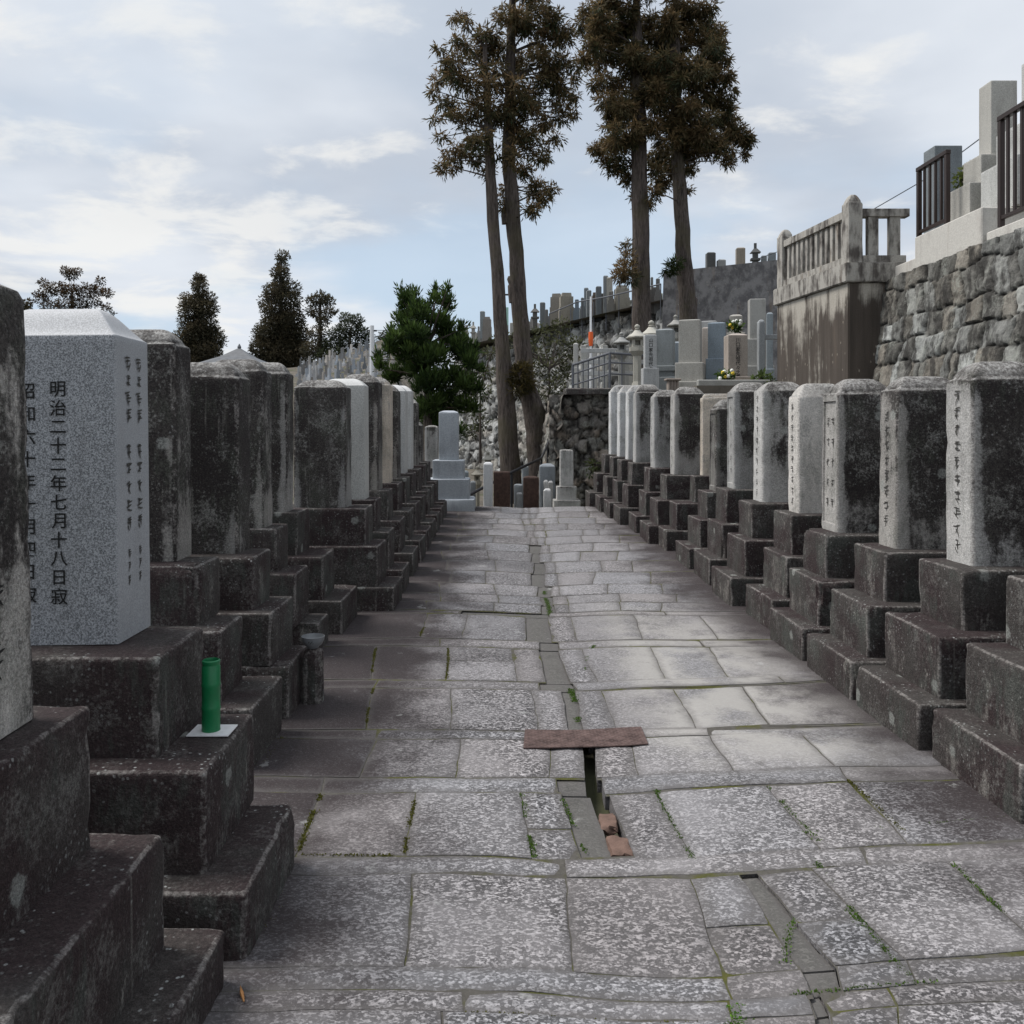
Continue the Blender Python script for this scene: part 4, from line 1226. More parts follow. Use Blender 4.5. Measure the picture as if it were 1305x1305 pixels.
for (x0, x1, yt, yb, l) in [(731, 737, 437, 468, 'leftmost'), (740, 745, 440, 470, 'second from left'), (747, 751, 443, 472, 'third from left'), (755, 761, 445, 474, 'rightmost')]:
    tgrave(x0, x1, yt, yb, 22, 'small whitish grave behind the metal railing, %s of its four' % l, ((1.15, .2),), (1.05, 1.03, 1.0, 1), .02, group='whitish graves behind the metal railing', floor=2.2)
# low front kerb, box lantern, post and rails, flowers
a = at(895, 486, 14.2)
tag(link('grave_kerb', boxes('grave_kerb', [(-.1, 1.15, 0, .14, 0, .13)], .01), M['cutstone'], loc=(a.x, 14.05, 2.2), color=(.85, .84, .8, 1)), 'low stone kerb in front of the pinkish inscribed grave', 'kerb')
pf = thing('stone_post_fence', (at(970, 480, 14.4).x, 14.4, 2.2), 'slender grey stone post with a cross rail beside the bastion', 'fence')
link('post', slab_block('post', .055, .055, 0, 1.12, r=.01, dome=.03, seed=5, cell=.2), M['cutstone'], pf, smooth=40, color=(.72, .75, .78, 1))
link('rail', boxes('rail', [(.056, .34, -.035, .035, .82, .9)]), M['cutstone'], pf, color=(.72, .75, .78, 1))
bx = at(857, 492, 15.0)
bl = thing('offering_box', (bx.x, 15.0, 2.2), 'small stone box with ribbed front and flat lid between terrace graves', 'box')
link('box_body', boxes('box_body', [(-.09, .09, -.08, .08, 0, .16)] + [(-.085 + .05 * k, -.06 + .05 * k, -.1, -.08, 0, .16) for k in range(4)], .004), M['wood'], bl)
link('lid', boxes('lid', [(-.13, .13, -.13, .1, .162, .20)], .01), M['wood'], bl)

def lantern(x, ytop, ybot, Y, wpx, label, floor=2.2, colr=(.9, .86, .76, 1), legs=True):
    z1 = at(x, ytop, Y).z; cx = at(x, 0, Y).x; hh = z1 - floor; w = wpx * Y / F / 2
    rt = thing('stone_lantern', (cx, Y, floor), label, 'stone lantern', 'stone lanterns on the terrace')
    u = min(hh * .46, w * 2.2) # height of roof + fire box + finial
    zf = hh - u
    link('pedestal', lathe('pedestal', [(w * .95, 0), (w * .95, zf * .12), (w * .6, zf * .2), (w * .42, zf * .3), (w * .42, zf * .82), (w * .8, zf * .92), (w * .8, zf)], 6), M['cutstone'], rt, color=colr)
    s = w * .46
    link('fire_box', boxes('fire_box', [(-s, -s * .55, -s, s, zf, zf + u * .36), (s * .55, s, -s, s, zf, zf + u * .36), (-s * .55, s * .55, -s, s, zf, zf + u * .07), (-s * .55, s * .55, -s, s, zf + u * .30, zf + u * .36), (-s * .5, s * .5, s * .2, s * .9, zf + u * .07, zf + u * .30)], .004), M['cutstone'], rt, color=colr)
    zr = zf + u * .365
    link('roof', lathe('roof', [(w * .9, zr), (w * 1.02, zr + u * .04), (w * 1.0, zr + u * .09), (w * .72, zr + u * .17), (w * .42, zr + u * .28), (w * .28, zr + u * .36), (w * .2, zr + u * .38)], 8 if legs else 6), M['cutstone'], rt, color=colr, smooth=30)
    zk = zr + u * .382
    link('finial', lathe('finial', [(w * .2, zk), (w * .30, zk + u * .03), (w * .16, zk + u * .06), (w * .27, zk + u * .12), (w * .22, zk + u * .20), (w * .03, zk + u * .25)], 10), M['cutstone'], rt, color=colr, smooth=60)


lantern(812, 413, 455, 17.8, 27, 'cream stone lantern with wide domed roof, left of the slim grey grave')
lantern(830, 408, 455, 19.2, 30, 'cream stone lantern with large roof, partly behind the slim grey grave')
lantern(792, 423, 455, 19.6, 22, 'small grey stone lantern, leftmost on the terrace', colr=(.6, .6, .58, 1))
lantern(861, 401, 440, 20.5, 22, 'dark stone lantern behind the dark grey lotus-base grave', colr=(.62, .6, .56, 1))
lantern(805, 420, 450, 22, 18, 'grey stone lantern peeking out between the two cream ones', colr=(.66, .65, .6, 1))

# white stone fence behind the railing, the railing, the pole
wf = thing('low_stone_fence', (at(740, 0, 20).x, 20, 2.2), 'low white stone fence of horizontal bars behind the metal railing', 'fence')
for z in (.55, .82, 1.08): link('rail', boxes('rail', [(0, 1.5, -.05, .05, z, z + .1)]), M['cutstone'], wf, color=(1.15, 1.15, 1.15, 1))
for x in (.0, .5, 1.0, 1.52): link('post', boxes('post', [(x, x + .12, -.045, .045, 0, 1.25)]), M['cutstone'], wf, color=(1.05, 1.03, .98, 1))
c0, c1, c2 = at(730, 465, 18.6), at(777, 450, 18.1), at(822, 453, 18.9)
rl = thing('metal_railing', (c1.x, c1.y, 2.3), 'grey steel tube railing on the wall end beyond the right row', 'railing')
rr0 = Vector((c1.x, c1.y, 2.3))
def rpt(p, dz): return (p.x - rr0.x, p.y - rr0.y, p.z - rr0.z - dz)
hr = .70
link('top_rail', tubes('top_rail', [([rpt(c0, 0), rpt(c1, 0), rpt(c2, 0)], .028)]), M['steel'], rl)
for q in (.28, .62): link('middle_rail', tubes('middle_rail', [([rpt(c0, hr * q), rpt(c1, hr * q), rpt(c2, hr * q)], .018)]), M['steel'], rl)
for p in (c0, c1, c2): link('post', tubes('post', [([rpt(p, -.01), rpt(p, hr + .14)], .028)]), M['steel'], rl)
for k in range(1, 7):
    p = c0.lerp(c1, k / 7); link('baluster', tubes('baluster', [([rpt(p, 0), rpt(p, hr + .05)], .013)], 6), M['steel'], rl)
for k in range(1, 3):
    p = c1.lerp(c2, k / 3); link('baluster', tubes('baluster', [([rpt(p, 0), rpt(p, hr)], .013)], 6), M['steel'], rl)
pp = at(753, 460, 20.6)
pl = thing('marker_pole', (pp.x, pp.y, 2.2), 'thin white pole with an orange wrap near its foot', 'pole')
zt = at(753, 378, 20.6).z - 2.2; zm = at(753, 423, 20.6).z - 2.2; zo = at(753, 441, 20.6).z - 2.2
link('pole_shaft', tubes('pole_shaft', [([(0, 0, 0), (0, 0, zt)], [.035, .024])]), M['whitepaint'], pl)
link('orange_wrap', tubes('orange_wrap', [([(0, 0, zo), (0, 0, (zo + zm) / 2), (0, 0, zm)], [.045, .062, .055])], 9, .2), M['orange'], pl)

# ------------------------------------------------------------------ far end of the path
FG = 'stones and posts at the far end of the path'
def endstone(x0, x1, ytop, ybot, Y, label, colr, mat='cutstone', dome=.02, name='gravestone', cat='gravestone', tiers=(), floor=None, group=FG):
    a, b = at(x0, ytop, Y), at(x1, ybot, Y)
    hx = (b.x - a.x) / 2; cx = (a.x + b.x) / 2
    fl = b.z if floor is None else floor
    rt = thing(name, (cx, Y + hx, fl), label, cat, group)
    link('stele' if cat == 'gravestone' else 'post_body', slab_block('stele', hx, hx * .8, b.z - fl - (0 if tiers else .25), a.z - dome - fl, r=.01, dome=dome, seed=nseed(), cell=.14, amp=.002), M[mat], rt, smooth=40, color=colr)
    z = b.z - fl
    for (f, h) in tiers:
        link('base_tier', slab_block('base_tier', hx * f, hx * f * .8, z - h, z, r=.01, seed=nseed(), cell=.16, amp=.002), M[mat], rt, smooth=40, color=colr); z -= h
    return rt


endstone(559, 584, 523, 586.5, 14.9, 'clean grey granite gravestone on three wide tiers closing the left row', (.84, .90, .98, 1), 'cutstone', .03, tiers=((1.6, .32), (2.15, .34), (2.7, .3)))
endstone(541, 558, 542, 596, 15.9, 'old lichen-grey gravestone just left of the clean granite one', (.34, .45, .45, .4), 'stele', .03, tiers=((1.5, .3), (2, .4)))
endstone(616, 628, 589, 646, 15.6, 'white square bollard post on the left of the path end', (1.35, 1.36, 1.38, 1), 'cutstone', .03, 'bollard', 'bollard')
endstone(693, 703, 623, 648, 15.7, 'short white rounded bollard on the right of the path end', (1.3, 1.3, 1.3, 1), 'cutstone', .03, 'bollard', 'bollard')
endstone(693, 699, 612, 648, 17.0, 'small white post, left of the two behind the rounded bollard', (1.1, 1.1, 1.1, 1), 'cutstone', .02, 'bollard', 'bollard')
endstone(699, 705, 613, 648, 17.1, 'small white post, right of the two behind the rounded bollard', (1.1, 1.1, 1.1, 1), 'cutstone', .02, 'bollard', 'bollard')
endstone(629, 650, 601, 660, 16.9, 'rust-brown square pillar, left of the pair beyond the path end', (1, 1, 1, 1), 'rustpost', .01, 'gate_pillar', 'pillar')
endstone(667, 687, 607, 660, 16.9, 'rust-brown square pillar, right of the pair beyond the path end', (1, 1, 1, 1), 'rustpost', .03, 'gate_pillar', 'pillar')
endstone(688, 708, 591, 660, 17.6, 'bluish grey gravestone with pointed cap right of the rust-brown pillars', (.62, .67, .73, 1), 'cutstone', .05)
endstone(665, 674, 594, 640, 21, 'bluish grey stone seen behind the right rust-brown pillar', (.6, .66, .72, 1))
endstone(655, 666, 617, 660, 17.5, 'low grey stone block between the rust-brown pillars, rear one', (.68, .72, .76, 1))
endstone(658, 666, 628, 660, 17.1, 'lower grey stone block between the rust-brown pillars, front one', (.8, .83, .85, 1))
endstone(714, 731, 573, 620, 16.6, 'weathered leaning slab gravestone on a dark block against the rubble wall', (.46, .35, .25, .35), 'stele', .01, tiers=((1.5, .26), (2.0, .4)))
endstone(599, 606, 613, 660, 17.0, 'grey stone stub left of the white bollard', (.5, .53, .56, 1))
endstone(590, 597, 600, 650, 16.6, 'blue-grey stone half hidden behind the clean granite gravestone', (.55, .62, .68, 1))
lantern(622, 575, 640, 19, 17, 'stone lantern rising behind the white bollard', floor=-.45, colr=(.72, .69, .6, 1))
lantern(608, 594, 640, 18, 17, 'squat stone lantern left of the white bollard', floor=-.45, colr=(.74, .68, .56, 1))
bpy.data.objects['stone_lantern'].update_tag()
hp = [at(596, 632, 16.6), at(652, 602, 18.0), at(690, 584, 19.5), at(698, 566, 20.6), at(707, 535, 22.5), at(712, 505, 24)]
hrl = thing('handrail', hp[1], 'dark metal handrail slanting up past the cedar trunks', 'handrail')
link('rail', tubes('rail', [([p - hp[1] for p in hp], .03)]), M['darksteel'], hrl)
for p in hp[1:5]: link('post', tubes('post', [([p - hp[1], p - hp[1] - Vector((0, 0, .9))], .026)]), M['darksteel'], hrl)

# ------------------------------------------------------------------ trees
def spray_cloud(clumps, per, leaf, cols, seed, droop=.35, fan=3, width=.2, spread=.75, split=0):
    """clumps: (center, radius). Each spray is a small fan of narrow leaves pointing outwards and down."""
    rs = np.random.RandomState(seed); parts = []
    if split:
        cl2 = []
        for (c, r) in clumps:
            for _ in range(split):
                u = rs.normal(size=3); u /= np.linalg.norm(u)
                q = np.array(c) + u * r * rs.uniform(.35, 1.0) * np.array([1, 1, .8])
                cl2.append((tuple(q), r * rs.uniform(.26, .48)))
        clumps = cl2
    for (c, r) in clumps:
        n = max(6, int(per * (r ** 1.6)))
        u = rs.normal(size=(n, 3)); u /= np.linalg.norm(u, axis=1, keepdims=True)
        rad = r * rs.rand(n) ** .45
        pos = np.array(c) + u * rad[:, None] * np.array([1, 1, .72])
        out = u * .8 + rs.normal(size=(n, 3)) * .45; out[:, 2] -= droop * (.3 + rs.rand(n))
        t = rs.rand(n); base = rs.rand()
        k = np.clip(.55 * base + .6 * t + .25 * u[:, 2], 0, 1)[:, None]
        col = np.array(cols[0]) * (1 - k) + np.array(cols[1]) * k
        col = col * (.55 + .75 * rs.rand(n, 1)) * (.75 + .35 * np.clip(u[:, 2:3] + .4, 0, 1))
        for f in range(fan):
            dd = out + rs.normal(size=(n, 3)) * spread * .45
            st = pos + out * (leaf * .35 * f)
            sz = leaf * (.6 + .8 * rs.rand(n))
            parts.append(leaf_cloud(st, dd, sz, col * (.85 + .3 * rs.rand(n, 1)), width, rs.randint(1 << 30)))
    return parts


def tree(label, cat, trunk, radii, clumps, per, leaf, cols, seed, group=None, name='cedar_tree', limbs=True, droop=.35, width=.2, fan=3, rough=.12, stubs=(), grow=1.0, split=0):
    base = trunk[0]
    rt = thing(name, base, label, cat, group)
    rnd = random.Random(seed)
    path = []
    rad = []
    for i in range(len(trunk) - 1):
        for k in range(5):
            f = k / 5; p = trunk[i].lerp(trunk[i + 1], f)
            path.append(p - base + Vector((rnd.uniform(-1, 1), rnd.uniform(-1, 1), 0)) * radii[0] * .05); rad.append(radii[i] * (1 - f) + radii[i + 1] * f)
    path.append(trunk[-1] - base); rad.append(radii[-1])
    geo = [(path, rad)]
    for (p, q, r_) in stubs: geo.append(([p - base, p.lerp(q, .5) - base, p.lerp(q, .85) - base, q - base], [r_, r_ * .8, r_ * .6, r_ * .1]))
    if limbs:
        for (c, r) in clumps:
            c = Vector(c) - base
            z = c.z - rnd.uniform(.0, .6) * r
            pt = min(path, key=lambda p: abs(p.z - z))
            mid = pt.lerp(c, .5) + Vector((0, 0, .12 * r))
            geo.append(([pt, mid, c], [.025 + .03 * r, .015 + .012 * r, .008]))
    link('trunk', tubes('trunk', geo, 14, rough), M['bark'], rt, smooth=60)
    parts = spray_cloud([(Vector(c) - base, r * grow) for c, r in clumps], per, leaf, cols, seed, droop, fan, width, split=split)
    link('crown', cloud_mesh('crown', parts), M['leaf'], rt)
    return rt


def clumps_px(lst, Y, dy, seed):
    """foliage clumps given as photo position and radius, spread in depth around Y"""
    rnd = random.Random(seed); out = []
    for (x, y, r) in lst:
        yy = Y + rnd.uniform(-dy, dy)
        out.append((at(x, y, yy), r * yy / F))
    return out


CED = [(.042, .062, .028), (.205, .135, .066)]
CG = 'four tall cedar trees beyond the path end'
Y1 = 24.0
t1 = [at(652, 640, Y1), at(648, 560, Y1), at(640, 440, Y1), at(629, 280, Y1), at(623, 190, Y1), at(618, 60, Y1)]
c1 = [(620, 180, 24), (598, 195, 22), (578, 205, 16), (566, 212, 9), (612, 140, 26), (585, 150, 20), (640, 150, 24), (570, 130, 15), (600, 100, 26), (575, 90, 18), (562, 100, 12), (630, 95, 26), (610, 60, 22), (588, 50, 14), (625, 40, 18), (596, 28, 10), (578, 22, 6), (590, 18, 6), (640, 60, 20), (560, 60, 7), (556, 150, 8), (562, 175, 7), (620, 215, 12), (650, 200, 14), (640, 15, 14), (655, 110, 22), (567, 75, 9), (553, 115, 6)]
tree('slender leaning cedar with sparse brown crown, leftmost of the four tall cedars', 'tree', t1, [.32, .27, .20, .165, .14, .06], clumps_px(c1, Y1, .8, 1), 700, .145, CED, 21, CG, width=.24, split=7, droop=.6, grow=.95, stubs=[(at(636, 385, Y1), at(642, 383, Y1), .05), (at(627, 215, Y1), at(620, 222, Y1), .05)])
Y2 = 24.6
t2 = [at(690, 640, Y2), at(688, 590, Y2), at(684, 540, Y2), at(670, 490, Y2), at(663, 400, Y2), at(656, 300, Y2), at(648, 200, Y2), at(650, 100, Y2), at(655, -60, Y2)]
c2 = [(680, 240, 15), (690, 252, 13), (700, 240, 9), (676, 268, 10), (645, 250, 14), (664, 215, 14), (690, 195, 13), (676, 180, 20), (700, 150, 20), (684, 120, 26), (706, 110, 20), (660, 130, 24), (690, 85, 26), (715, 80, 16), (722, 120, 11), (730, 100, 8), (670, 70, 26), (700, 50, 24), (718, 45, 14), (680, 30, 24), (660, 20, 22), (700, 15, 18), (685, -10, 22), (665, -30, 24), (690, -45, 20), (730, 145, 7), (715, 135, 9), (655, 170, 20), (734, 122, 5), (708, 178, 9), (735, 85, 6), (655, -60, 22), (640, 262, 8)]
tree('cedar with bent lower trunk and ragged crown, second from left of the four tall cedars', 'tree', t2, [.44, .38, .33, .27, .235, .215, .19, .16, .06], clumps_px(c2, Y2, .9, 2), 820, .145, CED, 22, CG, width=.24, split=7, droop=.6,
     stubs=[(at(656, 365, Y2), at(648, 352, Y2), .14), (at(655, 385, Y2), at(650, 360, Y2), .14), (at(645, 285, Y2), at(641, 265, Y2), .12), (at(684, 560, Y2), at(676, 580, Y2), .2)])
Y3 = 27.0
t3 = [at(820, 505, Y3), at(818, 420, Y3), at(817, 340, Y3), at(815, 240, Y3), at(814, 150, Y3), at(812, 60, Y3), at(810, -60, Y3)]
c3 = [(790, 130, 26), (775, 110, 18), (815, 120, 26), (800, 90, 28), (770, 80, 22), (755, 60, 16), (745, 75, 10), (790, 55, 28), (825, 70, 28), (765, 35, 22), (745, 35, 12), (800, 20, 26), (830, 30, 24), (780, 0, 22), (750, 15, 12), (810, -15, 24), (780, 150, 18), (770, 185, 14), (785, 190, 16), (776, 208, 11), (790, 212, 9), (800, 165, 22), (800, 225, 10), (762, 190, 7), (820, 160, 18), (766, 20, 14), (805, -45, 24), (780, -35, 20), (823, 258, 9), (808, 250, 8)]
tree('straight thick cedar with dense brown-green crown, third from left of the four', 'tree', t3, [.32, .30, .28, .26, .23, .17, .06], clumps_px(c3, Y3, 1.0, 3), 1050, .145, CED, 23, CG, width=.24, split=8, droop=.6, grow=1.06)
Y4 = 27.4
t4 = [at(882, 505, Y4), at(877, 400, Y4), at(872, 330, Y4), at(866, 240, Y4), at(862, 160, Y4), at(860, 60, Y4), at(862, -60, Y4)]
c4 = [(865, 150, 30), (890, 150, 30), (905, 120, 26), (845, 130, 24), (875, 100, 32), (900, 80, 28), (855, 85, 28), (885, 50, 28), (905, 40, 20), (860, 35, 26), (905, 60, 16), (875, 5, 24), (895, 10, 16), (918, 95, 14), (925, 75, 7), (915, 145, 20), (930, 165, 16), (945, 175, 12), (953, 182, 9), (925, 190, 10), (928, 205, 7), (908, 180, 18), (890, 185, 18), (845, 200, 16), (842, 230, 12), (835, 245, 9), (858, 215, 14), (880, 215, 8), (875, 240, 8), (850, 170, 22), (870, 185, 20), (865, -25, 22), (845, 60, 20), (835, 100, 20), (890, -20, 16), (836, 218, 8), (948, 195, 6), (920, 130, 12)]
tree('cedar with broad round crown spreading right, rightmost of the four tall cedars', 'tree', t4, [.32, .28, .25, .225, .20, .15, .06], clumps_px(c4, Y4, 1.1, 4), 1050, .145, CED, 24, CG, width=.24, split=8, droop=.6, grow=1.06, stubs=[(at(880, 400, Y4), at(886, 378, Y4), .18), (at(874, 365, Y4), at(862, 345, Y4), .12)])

GRN = [(.020, .036, .013), (.060, .070, .022)]
def bush(label, lst, Y, dy, seed, cols, per=500, leaf=.12, name='shrub', cat='shrub', trunk_y=None, width=.35, droop=.1, group=None, stem=.05, split=0):
    cl = clumps_px(lst, Y, dy, seed)
    x, y = lst[0][0], trunk_y or max(q[1] + q[2] for q in lst)
    tr = [at(x, y, Y), at(x, (y + lst[0][1]) / 2, Y), at(*lst[0][:2], Y)]
    return tree(label, cat, tr, [stem, stem * .8, stem * .5], cl, per, leaf, cols, seed, group, name, droop=droop, width=width, fan=2, split=split)


bush('small brown-green cedar sprout growing against the third cedar trunk', [(795, 345, 14), (790, 352, 10), (800, 330, 10), (797, 318, 6), (804, 355, 12), (798, 310, 4)], 26.4, .2, 31, CED, 1500, .15, 'cedar_sprout', 'tree', trunk_y=358, width=.2)
bush('small green tuft sprouting from the fourth cedar trunk', [(858, 340, 10), (854, 345, 7), (862, 335, 8), (848, 347, 4)], 26.9, .1, 32, [(.02, .04, .014), (.05, .07, .02)], 1500, .14, 'cedar_sprout', 'tree', trunk_y=350, width=.2)
bush('brownish tuft of shoots at the foot of the second cedar', [(662, 478, 16), (650, 485, 12), (670, 490, 13), (658, 498, 12), (668, 468, 9), (655, 470, 8)], 24.0, .2, 33, [(.03, .035, .012), (.10, .075, .025)], 1500, .14, 'cedar_sprout', 'tree', trunk_y=500, width=.2)
JUN = [(.016, .038, .010), (.072, .115, .026)]
cj = [(545, 440, 26), (512, 380, 5), (511, 371, 3), (522, 382, 4), (524, 374, 3), (532, 379, 3), (556, 380, 4), (557, 371, 3), (567, 379, 4), (569, 371, 3), (574, 384, 4), (500, 426, 6), (588, 420, 6), (606, 450, 5), (612, 474, 5), (484, 458, 5), (520, 430, 24), (500, 445, 14), (530, 400, 16), (518, 386, 9), (545, 398, 12), (566, 388, 9), (572, 395, 7), (560, 420, 20), (580, 445, 24), (600, 465, 16), (590, 490, 24), (560, 480, 34), (530, 470, 30), (505, 475, 18), (570, 515, 28), (545, 520, 24), (595, 520, 14), (486, 470, 8), (514, 414, 18), (575, 425, 18), (604, 490, 9), (516, 395, 9), (553, 385, 6), (524, 460, 26), (590, 440, 14), (530, 540, 24), (560, 550, 26)]
bush('dense bright green juniper with spiky top beside the far end of the left row', cj, 19.0, .9, 34, JUN, 2600, .13, 'juniper_bush', 'shrub', trunk_y=645, width=.24, droop=-1.8, stem=.12, split=5)
OLV = [(.045, .052, .022), (.12, .125, .065)]
bush('airy olive-green shrub spilling over the pale stone wall behind the cedars', [(700, 470, 26), (680, 450, 22), (715, 440, 22), (725, 460, 16), (705, 495, 20), (690, 425, 18), (735, 440, 12), (665, 440, 14), (670, 500, 12), (715, 415, 14), (645, 430, 12), (695, 515, 14), (720, 480, 14)], 27.0, .7, 35, OLV, 520, .11, trunk_y=560, width=.4)
bush('pale green creeper clump left of the first cedar on the stone wall', [(612, 500, 16), (605, 525, 14), (620, 475, 12), (600, 550, 12), (625, 450, 10), (615, 540, 10), (632, 430, 8)], 30.0, .6, 36, OLV, 600, .11, trunk_y=590, width=.4)
bush('low green plant at the far end of the right row', [(758, 592, 9), (752, 600, 7), (763, 600, 7)], 16.2, .1, 37, GRN, 900, .07, 'plant', 'plant', trunk_y=640, width=.5, stem=.015)
bush('green leafy grave plant right of the pinkish inscribed grave', [(968, 484, 9), (975, 480, 8), (962, 488, 7), (980, 487, 7)], 14.2, .1, 38, [(.03, .06, .015), (.10, .14, .04)], 1500, .07, 'plant', 'plant', trunk_y=497, width=.5, stem=.012)
bush('yellow-green leafy plant on the steps beside the short brown fence', [(1226, 226, 8), (1222, 234, 6), (1232, 218, 6)], 10.6, .08, 39, [(.07, .10, .02), (.2, .22, .06)], 1500, .07, 'plant', 'plant', trunk_y=262, width=.45, stem=.012)

def flowers(label, x, y, Y, seed, floor, spread=.12):
    c = at(x, y, Y)
    rt = thing('grave_flowers', (c.x, c.y, floor), label, 'flowers')
    hz = c.z - floor
    link('vase', lathe('vase', [(.03, 0), (.035, hz * .3), (.028, hz * .6), (.034, hz * .62)], 12), M['cutstone'], rt, color=(.7, .7, .7, 1))
    parts = spray_cloud([((0, 0, hz), spread), ((.04, 0, hz * .9), spread * .8)], 2600, .06, [(.03, .07, .015), (.10, .16, .04)], seed, -.3, 2, .5)
    link('foliage', cloud_mesh('foliage', parts), M['leaf'], rt)
    rnd = random.Random(seed)
    for k in range(9):
        bm = bmesh.new(); bmesh.ops.create_icosphere(bm, subdivisions=2, radius=.03)
        for v in bm.verts: v.co *= 1 + .35 * noise.noise(v.co * 60 + Vector((k, 0, 0)))
        me = bpy.data.meshes.new('blossom'); bm.to_mesh(me); bm.free()
        link('blossom', me, M['petal_w' if k % 3 else 'petal_y'], rt, (rnd.uniform(-1, 1) * spread * .9, -.06 + rnd.uniform(-.04, .04), hz + rnd.uniform(-.6, 1) * spread * .8), smooth=180)


flowers('white and yellow flowers with leaves, upper bunch behind the pinkish inscribed grave', 936, 416, 15.8, 51, 3.0)
flowers('white flowers with leaves, lower bunch left of the pinkish inscribed grave', 924, 480, 14.2, 52, 2.2)

# ------------------------------------------------------------------ graves on the hillside above the stone wall
HG = 'graves standing along the top of the hillside wall'
def wallY(x):   # depth of the hillside wall seen at photo x
    t_ = (x - 590) / (845 - 590)
    a, b = 46.0, 32.0
    return 1 / ((1 - t_) / a + t_ / b)
def far_grave(x0, x1, yt, yb, Y, colr, label, group, kind='pillar'):
    a, b = at(x0, yt, Y), at(x1, yb, Y)
    w = (b.x - a.x) / 2; z0, z1 = b.z - .5, a.z
    bm = bmesh.new()
    def cube(hx, za, zb, tp=1.0):
        r_ = bmesh.ops.create_cube(bm, size=1, matrix=Matrix.LocRotScale(Vector((0, 0, (za + zb) / 2)), None, Vector((hx * 2, hx * 1.7, zb - za))))
        if tp != 1:
            for v in r_['verts']:
                if v.co.z > (za + zb) / 2: v.co.x *= tp; v.co.y *= tp
    h = z1 - z0
    if kind == 'pillar':
        cube(w, 0, .5 + (h - .5) * .22); cube(w * .78, .5 + (h - .5) * .22 + .001, .5 + (h - .5) * .42); cube(w * .52, .5 + (h - .5) * .42 + .001, h - .03); cube(w * .52, h - .029, h, .6)
    elif kind == 'block':
        cube(w, 0, h * .62); cube(w * .9, h * .62 + .001, h * .9); cube(w * .7, h * .9 + .001, h, .9)
    elif kind == 'slab':
        cube(w, 0, h - .04); cube(w, h - .039, h, .7)
    elif kind == 'lantern':
        cube(w * .55, 0, h * .5); cube(w * .9, h * .5 + .001, h * .56); cube(w * .5, h * .56 + .001, h * .72); cube(w * 1.0, h * .72 + .001, h * .84, .35); cube(w * .25, h * .84 + .001, h)
    me = bpy.data.meshes.new('gravestone'); bm.to_mesh(me); bm.free()
    nm = 'stone_lantern' if kind == 'lantern' else 'gravestone'
    o = link(nm, me, M['cutstone'], loc=((a.x + b.x) / 2, Y, z0), color=colr)
    o.rotation_euler.z = random.Random(int(x0 * 7)).uniform(-.25, .1)
    return tag(o, label, 'stone lantern' if kind == 'lantern' else 'gravestone', group)


rg = random.Random(77)
def zp(zx, zy): return (580 + zx / 4.66, 330 + zy / 4.66)
HL = [(5, 32, 400, 445, 'pillar', (.6, .62, .63)), (35, 76, 410, 520, 'block', (.24, .21, .2)), (90, 126, 374, 455, 'lantern', (.75, .72, .66)), (150, 176, 310, 420, 'slab', (.5, .55, .58)), (164, 216, 345, 440, 'block', (.55, .5, .46)),
      (283, 305, 305, 410, 'pillar', (.8, .78, .72)), (448, 500, 268, 380, 'lantern', (.36, .34, .32)), (505, 535, 258, 370, 'slab', (.4, .43, .45)), (528, 560, 300, 370, 'pillar', (.4, .4, .4)), (566, 640, 208, 360, 'block', (.58, .53, .47)), (618, 702, 204, 365, 'block', (.72, .66, .56)),
      (702, 745, 240, 330, 'pillar', (.42, .5, .58)), (740, 772, 230, 320, 'pillar', (.45, .48, .5)), (766, 792, 172, 310, 'slab', (.5, .55, .6)), (780, 808, 186, 310, 'slab', (.6, .64, .67)), (812, 850, 200, 310, 'block', (.42, .34, .29)), (836, 868, 163, 300, 'slab', (.42, .46, .5)),
      (850, 900, 205, 300, 'pillar', (.4, .38, .36)), (880, 908, 100, 270, 'slab', (.6, .63, .66)), (901, 934, 110, 270, 'slab', (.88, .85, .78)), (905, 950, 190, 290, 'pillar', (.45, .43, .4)), (945, 1032, 160, 285, 'block', (.78, .73, .64)), (1155, 1182, 108, 250, 'pillar', (.55, .55, .55)), (1182, 1226, 116, 250, 'pillar', (.5, .5, .5)),
      (1150, 1215, 170, 250, 'block', (.4, .38, .37)), (40, 60, 395, 440, 'slab', (.5, .5, .5)), (60, 80, 392, 450, 'pillar', (.62, .6, .56)), (130, 150, 400, 450, 'pillar', (.6, .6, .6)), (1060, 1100, 140, 260, 'pillar', (.5, .5, .48))]
HLAB = {0: 'leftmost pale gravestone on the hillside wall top, above the juniper', 1: 'dark squat gravestone near the left end of the hillside wall top', 2: 'pale small stone lantern near the left end of the hillside wall top', 3: 'slim grey slab standing left of the first cedar on the hillside wall',
        4: 'broad hut-like stone with flat top left of the first cedar trunk', 5: 'pale pillar between the two left cedar trunks on the hillside', 6: 'dark stone lantern just right of the second cedar trunk on the hillside', 7: 'dark slim slab right of the second cedar trunk on the hillside', 8: 'low dark stepped grave below the slim dark slab on the hillside', 9: 'big beige block monument on the hillside wall, left of the pair', 10: 'big light beige block monument on the hillside wall, right of the pair',
        15: 'brown block monument behind the white pole on the hillside', 18: 'tall grey slab, left of the tallest pair on the hillside', 19: 'tall cream slab, right of the tallest pair on the hillside', 21: 'wide beige monument just left of the third cedar on the hillside'}
for i, (x0, x1, yt, yb, kd, cl) in enumerate(HL):
    a, b = zp(x0, yt), zp(x1, yb)
    Yw = wallY((a[0] + b[0]) / 2) + rg.uniform(1.0, 2.2)
    far_grave(a[0], b[0], a[1], b[1], Yw, (*cl, 1), HLAB.get(i, 'one of the small grey gravestones crowded along the hillside wall top'), HG, kd)
rg2 = random.Random(21)
